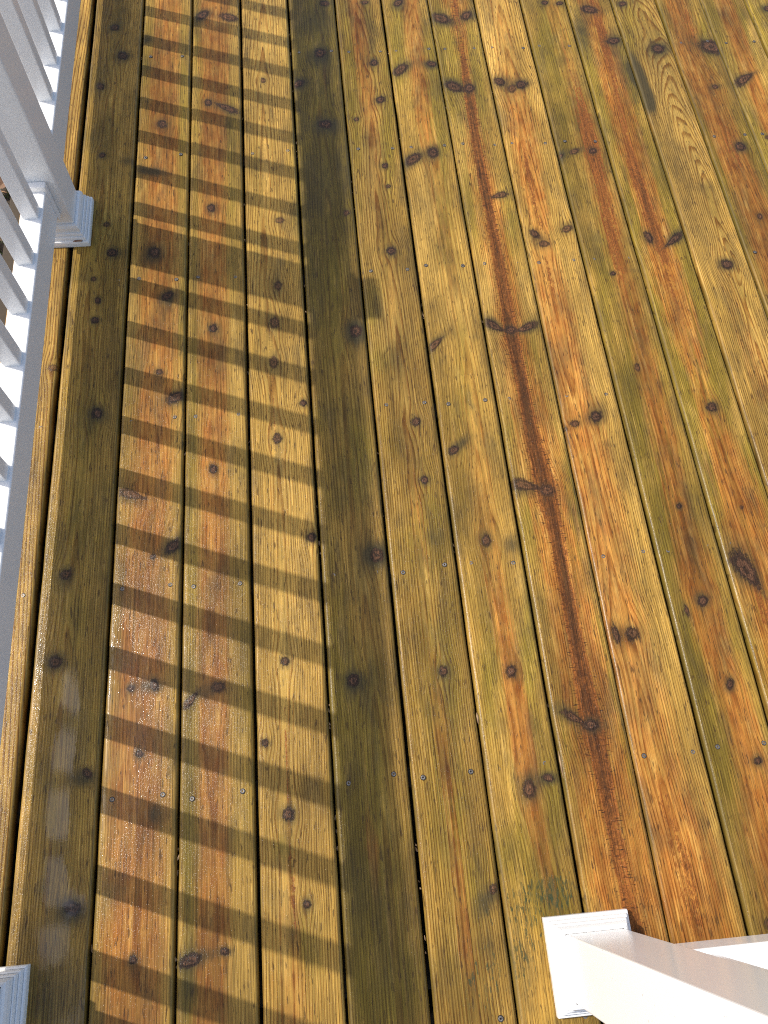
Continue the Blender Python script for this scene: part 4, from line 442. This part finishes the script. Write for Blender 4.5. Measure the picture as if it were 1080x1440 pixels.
def build_plank(k):
    r = random.Random(100 + k)
    half_gap = 0.0020 + r.uniform(-.0005, .0006)
    xl, xr = (k - 1) * PITCH + half_gap, k * PITCH - half_gap
    if k == 0:
        xr = -0.0085
    xc = (xl + xr) / 2
    w = xr - xl
    prm = PLANK.get(k, (.4, .03, .01, .7, .05))
    # rows: dense where the photograph looks, sparse elsewhere
    ylo = max(DECK_Y0, -0.345 if k <= 9 else (xc - 1.28) * 0.9 - .25)
    yhi = 2.55
    if k > 15:
        ys = np.linspace(DECK_Y0, DECK_Y1, 160)
    else:
        ylo = min(max(ylo, DECK_Y0), 2.0)
        parts = []
        if ylo > DECK_Y0 + .05:
            parts.append(np.arange(DECK_Y0, ylo, .03))
            parts[-1] = parts[-1][parts[-1] < ylo - .004]
        parts.append(np.arange(ylo, yhi, .005))
        parts.append(np.linspace(yhi, DECK_Y1, 60))
        ys = np.concatenate(parts)
    h = w / 2
    edge = [(-h + .004, -.0255), (-h + .0005, -.0215), (-h, -.0095), (-h + .0006, -.0060), (-h + .0021, -.0028), (-h + .0047, -.0008), (-h + .0078, 0)]
    inner = np.linspace(-h + .0078, h - .0078, 27)[1:-1]
    prof = np.array(edge + [(x, 0.0) for x in inner] + [(-a, b) for a, b in edge[::-1]])
    m, n = len(ys), len(prof)
    Xl = np.repeat(prof[None, :, 0], m, 0); Z = np.repeat(prof[None, :, 1], m, 0); Y = np.repeat(ys[:, None], n, 1)
    # slight crook of the edges, cup, bow and small unevenness
    Xl = Xl + ((vnoise(Y * 0.9, 0 * Y, k + .3) - .5) * .0022) + (vnoise(Y * 14, np.sign(Xl) * 3 + 5, k + .7) - .5) * .0009 * (np.abs(Xl) > h - .008)
    cup = r.uniform(-.0008, .0012)
    Z = Z + cup * ((Xl / h) ** 2 - .5) + (vnoise(Y * 1.1, 0 * Y, k + 9) - .5) * .0022 + (vnoise(Y * 9, Xl * 40, k + 21) - .5) * .0007
    Z = Z + r.uniform(-.0008, .0008)
    X = Xl + xc

    knots = list(KNOTS.get(k, []))
    knots += rand_knots(xl, xr, 2.55, 4.5, 8, r)
    if k >= 10:
        knots += rand_knots(xl, xr, DECK_Y0, max(ylo, DECK_Y0 + .1), 5, r)
    if k > 15:
        knots += rand_knots(xl, xr, DECK_Y0, 2.5, 12, r)
    hearts = HEART.get(k, [])
    heart = np.zeros_like(X); streak = np.zeros_like(X)
    pith = np.full(m, xc) + (vnoise(ys * .7, ys * 0, k + 2) - .5) * .05
    for L in hearts:
        msk, cx = poly_mask(X, Y, L)
        heart = np.maximum(heart, msk)
        if abs(L[0][1] - L[-1][1]) > 0.9:
            pith = cx + (vnoise(ys * 2.5, ys * 0, k + 2) - .5) * .012
    if k > 15:
        heart = np.maximum(heart, np.clip(1.4 - np.abs(X - xc) / .03, 0, 1) * vnoise(Y * .8, 0 * Y, k) * .9)
    for L in STREAK.get(k, []):
        msk, cx = poly_mask(X, Y, L, True)
        streak = np.maximum(streak, msk)
        if k in (8, 11) and abs(L[0][1] - L[-1][1]) > 0.9:
            pith = cx
    # grain deflection round the knots, nearest-knot field
    xd = X.copy(); kd = np.full_like(X, 6.0); kdk = np.zeros_like(X)
    for (kx, ky, ax, ay, bx, by, dk) in knots:
        det = ax * by - bx * ay
        dx, dy = X - kx, Y - ky
        la, lb = math.hypot(ax, ay), math.hypot(bx, by)
        qu = (by * dx - bx * dy) / det; qv = (-ay * dx + ax * dy) / det
        if la > 1.9 * lb:            # spike knot: a wedge that widens away from the pith
            sg = 1.0 if ax * (kx - np.interp(ky, ys, pith)) > 0 else -1.0
            qv = qv / np.clip(.75 + .45 * sg * qu, .3, 1.4)
        q = np.sqrt(qu ** 2 + qv ** 2)
        rr = math.sqrt(la * lb)
        el = max(la, lb) / min(la, lb)
        wgt = np.exp(-(dx / (2.3 * rr)) ** 2 - (dy / (3.6 * rr)) ** 2)
        xd = xd + (kx - xd) * (0.8 if el < 1.7 else 0.45) * wgt
        kdk = np.where(q < kd, dk, kdk)
        kd = np.minimum(kd, q)
    depth = prm[1] + prm[2] * (Y - 0.6) + (vnoise(Y * 1.6, 0 * Y, k + 31) - .5) * .016
    if k == 12:
        depth = .010 + .11 * np.log1p(np.exp((Y - 1.62) * 9)) / 9 + (vnoise(Y * 7, X * 16, 5.1) - .5) * .020 + (vnoise(Y * 3.0, 0 * Y, 3.3) - .5) * .012
    ring = np.sqrt((xd - pith[:, None]) ** 2 + depth ** 2) + (vnoise(X * 30, Y * 2.5, k + 50) - .5) * .003
    green = np.full_like(X, prm[0]); dark = np.zeros_like(X); wetf = np.zeros_like(X); light = np.full_like(X, prm[4]); spots = np.zeros_like(X)
    green = green + .3 * (vnoise(Y * 1.3, X * 14, k + 70) - .5)
    if k in (1, 5):
        dark += {1: .08, 5: .24}[k] * (.5 + vnoise(Y * 2.2, X * 20, k + 90))  # planks under the rail shadows: shade deepened in their own colour
    tgt = {'d': dark, 'g': green, 'w': wetf, 'l': light, 's': spots}
    for kind, L in BLOBS.items():
        A = tgt[kind]
        for (b, bx0, by0, ax, ay, bx, by, s) in L:
            if b != k:
                continue
            det = ax * by - bx * ay
            dx, dy = X - bx0, Y - by0
            q2 = ((by * dx - bx * dy) / det) ** 2 + ((-ay * dx + ax * dy) / det) ** 2
            A += s * np.exp(-q2 * .9)
    wetf += np.clip(1.0 - X / 0.5, 0, 1) * np.clip(1.2 - Y / 1.1, 0, 1) * .28
    green = np.clip(green - .5 * light, 0, 1.2); dark = np.clip(dark, 0, 1); wetf = np.clip(wetf, 0, 1); light = np.clip(light, 0, 1); spots = np.clip(spots, 0, 1)
    Z = Z + np.where(kd < 1.3, (1.3 - kd) * .0006, 0) - np.clip(streak, 0, 1) * .0006

    # mesh
    co = np.stack([X - xc, Y, Z], -1).reshape(-1, 3)
    i = np.arange(m - 1)[:, None]; j = np.arange(n)[None, :]
    j2 = (j + 1) % n
    quads = np.stack([i * n + j, i * n + j2, (i + 1) * n + j2, (i + 1) * n + j], -1).reshape(-1, 4)
    me = bpy.data.meshes.new('plank')
    nq = len(quads)
    me.vertices.add(len(co)); me.vertices.foreach_set('co', co.ravel())
    me.loops.add(nq * 4 + 2 * n); me.polygons.add(nq + 2)
    li = np.concatenate([quads.ravel(), np.arange(n)[::-1], (m - 1) * n + np.arange(n)])
    me.loops.foreach_set('vertex_index', li.astype(np.int32))
    ls = np.concatenate([np.arange(nq) * 4, [nq * 4, nq * 4 + n]]).astype(np.int32)
    me.polygons.foreach_set('loop_start', ls)
    me.polygons.foreach_set('use_smooth', np.concatenate([np.ones(nq, bool), [False, False]]))
    me.update(calc_edges=True)
    def fl(name, arr):
        at = me.attributes.new(name, 'FLOAT', 'POINT'); at.data.foreach_set('value', arr.astype(np.float32).ravel())
    def cl(name, *ch):
        at = me.attributes.new(name, 'FLOAT_COLOR', 'POINT'); at.data.foreach_set('color', np.stack(ch, -1).astype(np.float32).ravel())
    fl('ring', ring); fl('knot', kd); fl('knot_dark', kdk); fl('seed', np.full(X.shape, k * 3.71))
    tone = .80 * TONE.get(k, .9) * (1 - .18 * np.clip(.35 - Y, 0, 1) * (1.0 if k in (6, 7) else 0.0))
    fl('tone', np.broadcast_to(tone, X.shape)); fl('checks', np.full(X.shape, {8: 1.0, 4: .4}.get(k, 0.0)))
    cl('field_a', heart, green, dark, np.clip(streak, 0, 1)); cl('field_b', wetf, light, spots, np.full(X.shape, prm[3]))
    me.materials.append(WOOD)
    o = bpy.data.objects.new('plank', me)
    o.location = (xc, 0, 0)
    return o, xl, xr

deck = tag(empty('deck'), 'wet yellow-brown timber deck of long parallel planks', None, None, 'structure')

# one countersunk screw: head, cone-shaped rim and dark star recess
def screw_mesh():
    bm = bmesh.new()
    N = 12
    rings = []
    for rad, z in ((.0052, -.0020), (.0050, .0002), (.0040, .0001), (.0039, .0004), (.0033, .0006), (.0020, .0005), (.0015, -.0012)):
        rings.append([bm.verts.new((rad * math.cos(2 * math.pi * i / N) * (1 if rad > .003 or i % 2 else .72), rad * math.sin(2 * math.pi * i / N) * (1 if rad > .003 or i % 2 else .72), z)) for i in range(N)])
    for a, b in zip(rings, rings[1:]):
        for i in range(N):
            f = bm.faces.new((a[i], a[(i + 1) % N], b[(i + 1) % N], b[i]))
            f.material_index = 1 if b is rings[-1] or b is rings[1] or b is rings[2] else 0
    f = bm.faces.new(rings[-1]); f.material_index = 1
    me = bpy.data.meshes.new('screw'); bm.to_mesh(me); bm.free()
    me.materials.append(STEEL); me.materials.append(SOCKET)
    return me
SCREW = screw_mesh()

VIEW_XMAX = lambda y: 1.30 + y * 0.345       # right border of what the photograph shows, on the deck
for k in range(N_PLANK):
    plank, xl, xr = build_plank(k)
    link(plank, deck)
    for y in JOIST_Y[:8]:
        for sx in ((-1, 1) if k else (1,)):
            x = (xl + xr) / 2 + sx * (.0455 + random.uniform(-.004, .004))
            if k == 0:
                x = xr - .022
            if x > VIEW_XMAX(y) + .1:
                continue
            yy = y + random.uniform(-.006, .006)
            s = bpy.data.objects.new('screw', SCREW)
            s.location = (x - plank.location.x, yy, random.uniform(-.0003, .0004))
            s.rotation_euler = (random.uniform(-.08, .08), random.uniform(-.08, .08), random.uniform(0, 3))
            link(s, plank)

XR_END = (N_PLANK - 1) * PITCH
for y in JOIST_Y:
    mesh_obj('joist', box_bm(-.14, XR_END - .01, y - .019, y + .019, -.262, -.0285, .002, 1), LUMBER, deck)
mesh_obj('rim_board', box_bm(-.182, -.144, DECK_Y0, DECK_Y1, -.50, -.0285, .003, 1), LUMBER, deck)  # left rim, deepened to keep sunlight out from under the deck
mesh_obj('rim_board', box_bm(-.14, XR_END - .01, DECK_Y0 + .0, DECK_Y0 + .035, -.50, -.0285, .003, 1), LUMBER, deck)  # front rim, carried down likewise so the gaps stay dark

# ================================================================ ground beyond the railing
GZ = -0.52
bm = bmesh.new()
NG = 60
xs = [-120, -40, -12] + [-5 + i * .2 for i in range(50)] + [6, 12, 40, 120]
yv = [-120, -40, -10] + [-3 + i * .2 for i in range(46)] + [7, 12, 40, 120]
grid = [[bm.verts.new((x, y, GZ + (.02 * math.sin(x * 5.1 + y * 3.3) * math.cos(y * 4.2 - x) if abs(x) < 6 and abs(y) < 7 else 0))) for x in xs] for y in yv]
for a, b in zip(grid, grid[1:]):
    for i in range(len(xs) - 1):
        bm.faces.new((a[i], a[i + 1], b[i + 1], b[i]))
tag(mesh_obj('ground', bm, GROUND, smooth=True), None, None, None, 'structure')

def leaf_verts(L, W, r):
    # a curled, pointed leaf folded along its rib
    out = []
    for t, ww in ((0, .0), (.22, .8), (.5, 1.0), (.78, .6), (1.0, 0)):
        out.append((t, ww))
    return out
def scatter_leaves(name, mat, cnt, seed, label):
    r = random.Random(seed)
    V, F = [], []
    for q in range(cnt):
        cx, cy = r.uniform(-1.9, -.22), r.uniform(-.6, 3.6)
        L, W = r.uniform(.03, .085), r.uniform(.012, .026)
        M = Matrix.Translation((cx, cy, GZ + .015 + r.uniform(0, .035))) @ Matrix.Rotation(r.uniform(0, 6.3), 4, 'Z') @ Matrix.Rotation(r.uniform(-.5, .5), 4, 'X') @ Matrix.Rotation(r.uniform(-.4, .4), 4, 'Y')
        b = len(V)
        curl = r.uniform(.2, .9)
        for t, ww in ((0, .08), (.25, .85), (.55, 1.0), (.8, .6), (1.0, .04)):
            z = -curl * L * (t - .5) ** 2
            for sgn, up in ((-1, .4), (0, 0), (1, .4)):
                V.append(tuple(M @ Vector(((t - .5) * L, sgn * ww * W, z + up * ww * W))))
        for i in range(4):
            for s in (0, 1):
                a = b + i * 3 + s
                F.append((a, a + 1, a + 4, a + 3))
    me = bpy.data.meshes.new(name); me.from_pydata(V, [], F); me.materials.append(mat)
    o = bpy.data.objects.new(name, me); link(o)
    tag(o, label, 'leaves', None, 'stuff')
scatter_leaves('pale_leaf_litter', LEAF, 700, 3, 'pale dry leaves lying on the ground beyond the railing')
scatter_leaves('brown_leaf_litter', LEAFB, 700, 4, 'dark brown dead leaves lying on the ground beyond the railing')
V, F = [], []
rg = random.Random(8)
for q in range(3500):
    cx, cy = rg.uniform(-1.6, -.22), rg.choice((rg.uniform(-.6, 3.6), rg.gauss(2.1, .22)))
    hgt, a, lean = rg.uniform(.05, .15), rg.uniform(0, 6.3), rg.uniform(.1, .8)
    wv = rg.uniform(.0016, .0032)
    b = len(V)
    for t in (0, .4, .75, 1):
        px = cx + math.cos(a) * lean * hgt * t * t; py = cy + math.sin(a) * lean * hgt * t * t
        ww = wv * (1 - t * .95)
        V.append((px - math.sin(a) * ww, py + math.cos(a) * ww, GZ - .02 + hgt * t)); V.append((px + math.sin(a) * ww, py - math.cos(a) * ww, GZ - .02 + hgt * t))
    for i in range(3):
        F.append((b + 2 * i, b + 2 * i + 1, b + 2 * i + 3, b + 2 * i + 2))
me = bpy.data.meshes.new('grass'); me.from_pydata(V, [], F); me.materials.append(GRASSM)
tag(link(bpy.data.objects.new('grass', me)), 'green grass blades growing among the leaves beyond the railing', 'grass', None, 'stuff')

# ================================================================ white vinyl railing
POST_H = 0.0508
def lathe_square(prof):
    bm = bmesh.new()
    rows = []
    for hw, z in prof:
        rows.append([bm.verts.new((sx * hw, sy * hw, z)) for sx, sy in ((-1, -1), (1, -1), (1, 1), (-1, 1))])
    for a, b in zip(rows, rows[1:]):
        for i in range(4):
            bm.faces.new((a[i], a[(i + 1) % 4], b[(i + 1) % 4], b[i]))
    return bm
TRIM = [(.0750, .0005), (.0750, .0125), (.0738, .0160), (.0712, .0168), (.0705, .0150), (.0698, .0168), (.0695, .0215), (.0684, .0248), (.0664, .0256), (.0657, .0238), (.0650, .0256),
        (.0648, .0300), (.0638, .0334), (.0618, .0342), (.0611, .0324), (.0604, .0342), (.0600, .0470), (.0575, .0530), (.0545, .0550), (.0512, .0550), (.0509, .0500)]
def make_post(loc, label):
    p = empty('railing_post', loc)
    tag(p, label, 'post', 'white railing posts')
    sl = mesh_obj('sleeve', box_bm(-POST_H, POST_H, -POST_H, POST_H, .0006, .836, .0035, 3), VINYL, p, smooth=False)
    bm = lathe_square(TRIM)
    bmesh.ops.bevel(bm, geom=[e for e in bm.edges if abs(e.verts[0].co.z - e.verts[1].co.z) > .002], offset=.0008, segments=1, affect='EDGES')
    mesh_obj('base_trim', bm, VINYL, p)
    cap = lathe_square([(.0535, .812), (.0535, .832), (.060, .834), (.0605, .848), (.058, .851), (.030, .866), (.003, .874)])
    f = cap.verts[:] and cap.faces.new(cap.verts[-4:])
    mesh_obj('post_cap', cap, VINYL, p)
    return p
make_post((-.029, 1.5025, 0), 'white square railing post with stepped base trim standing midway along the left railing')
make_post((-.029, -.205, 0), 'white railing post in the bottom left corner, only its stepped base trim showing')
make_post((.995, -.215, 0), 'white square railing post with stepped base trim at the bottom right, leaning out of frame')
make_post((-.029, 3.21, 0), 'white railing post at the far end of the left railing, out of frame')

BAL = None
RW, Z1, Z2, Z3, Z4 = .0254, .089, .170, .746, .818
def make_section(loc, rotz, L, bals, label):
    """local +Y runs along the rail from 0 to L"""
    global BAL
    s = empty('railing_section', loc)
    s.rotation_euler = (0, 0, rotz)
    tag(s, label, 'railing', 'white railing sections')
    mesh_obj('bottom_rail', box_bm(-RW, RW, .0005, L - .0005, Z1, Z2, .004, 3), VINYL, s)
    mesh_obj('top_rail', box_bm(-RW, RW, .0005, L - .0005, Z3, Z4, .006, 3), VINYL, s)
    for z0, z1 in ((Z1, Z2), (Z3, Z4)):
        for y0 in (.0008, L - .0188):
            mesh_obj('rail_bracket', box_bm(-RW - .0045, RW + .0045, y0, y0 + .018, z0 - .005, z1 + .0145 if z0 < .5 else z1 + .004, .0025, 2), VINYL, s)
    for y in bals:
        if BAL is None:
            BAL = mesh_obj('baluster', box_bm(-.0175, .0175, -.0175, .0175, Z2 - .003, Z3 + .003, .0025, 2), VINYL, s, (0, y, 0))
        else:
            share(BAL, s, (0, y, 0))
    return s
y0 = -.205 + POST_H
make_section((-.029, y0, 0), 0, 1.5025 - POST_H - y0, [1.3705 - .1313 * i - y0 for i in range(12)],
             'white railing section with square balusters along the left edge, nearer than the mid post')
y0 = 1.5025 + POST_H
make_section((-.029, y0, 0), 0, 3.21 - POST_H - y0, [1.6185 + .1295 * i - y0 for i in range(12)],
             'white railing section with square balusters along the left edge, beyond the mid post')
x0 = .995 + POST_H
make_section((x0, -.215, 0), -math.pi / 2, 1.55, [.080 + .1313 * i for i in range(12)],
             'white railing section running right from the bottom right post')

# ================================================================ small things
V, F = [], []
rd = random.Random(21)
def flake(x, y, z, L, W, a, r):
    b = len(V)
    ca, sa = math.cos(a), math.sin(a)
    tilt = r.uniform(-.4, .4)
    for u, v, zz in ((-.5, -.35, 0), (-.1, -.5, .3), (.5, -.1, .1), (.45, .3, 0), (-.2, .5, .25), (0, 0, .5)):
        V.append((x + (u * L) * ca - (v * W) * sa, y + (u * L) * sa + (v * W) * ca, z + zz * .0012 + u * L * tilt))
    for i in range(5):
        F.append((b + i, b + (i + 1) % 5, b + 5))
for (fx, fy) in GAP_BITS:
    for q in range(rd.randint(1, 2)):
        g = round(fx / PITCH) * PITCH
        flake(g + rd.uniform(-.0015, .0015), fy + rd.uniform(-.012, .012), rd.uniform(-.014, -.006), rd.uniform(.004, .011), rd.uniform(.0015, .0035), math.pi / 2 + rd.uniform(-.4, .4), rd)
for q in range(70):
    g = rd.randint(1, 14) * PITCH
    flake(g + rd.uniform(-.0015, .0015), rd.uniform(-.3, 2.6), rd.uniform(-.022, -.008), rd.uniform(.004, .014), rd.uniform(.0015, .004), math.pi / 2 + rd.uniform(-.5, .5), rd)
me = bpy.data.meshes.new('gap_debris'); me.from_pydata(V, [], F); me.materials.append(FLAKE)
tag(link(bpy.data.objects.new('gap_debris', me)), 'pale crumbs and flakes of debris caught in the gaps between planks', 'debris', None, 'stuff')

def splinter(loc, L, a, label):
    bm = bmesh.new()
    secs = []
    for t, w, z in ((-.5, .0006, -.001), (-.2, .0019, .0008), (.2, .0022, .0012), (.5, .0005, 0)):
        secs.append([bm.verts.new((w * sx, t * L, z + sz * .0012)) for sx, sz in ((-1, 0), (0, 1), (1, 0), (0, -1))])
    for p, q in zip(secs, secs[1:]):
        for i in range(4):
            bm.faces.new((p[i], p[(i + 1) % 4], q[(i + 1) % 4], q[i]))
    bm.faces.new(secs[0][::-1]); bm.faces.new(secs[-1])
    o = mesh_obj('wood_splinter', bm, FLAKE, None, loc)
    o.rotation_euler = (0, 0, a)
    return tag(o, label, 'splinter')
splinter((SPLINT[0][0], SPLINT[0][1], -.001), .05, .02, 'pale wood splinter in the gap left of the dark-streaked plank, near the bottom')
splinter((SPLINT[1][0], SPLINT[1][1], -.002), .022, .03, 'small pale wood splinter in the gap one plank left of the dark-streaked plank')

# rust-brown scrap on the trim of the mid post
bm = bmesh.new()
pts = [(-.012, -.002), (-.004, -.0035), (.006, -.003), (.012, -.001), (.010, .003), (.001, .002), (-.008, .0035)]
vs = [bm.verts.new((x, y, .0008 + .0006 * math.sin(i * 2))) for i, (x, y) in enumerate(pts)]
c = bm.verts.new((0, 0, .0024))
for i in range(len(vs)):
    bm.faces.new((vs[i], vs[(i + 1) % len(vs)], c))
tag(mesh_obj('leaf_scrap', bm, RUST, None, (.020, 1.4305, .0170)), 'tiny rust-brown leaf scrap on the base trim of the mid post', 'leaf')
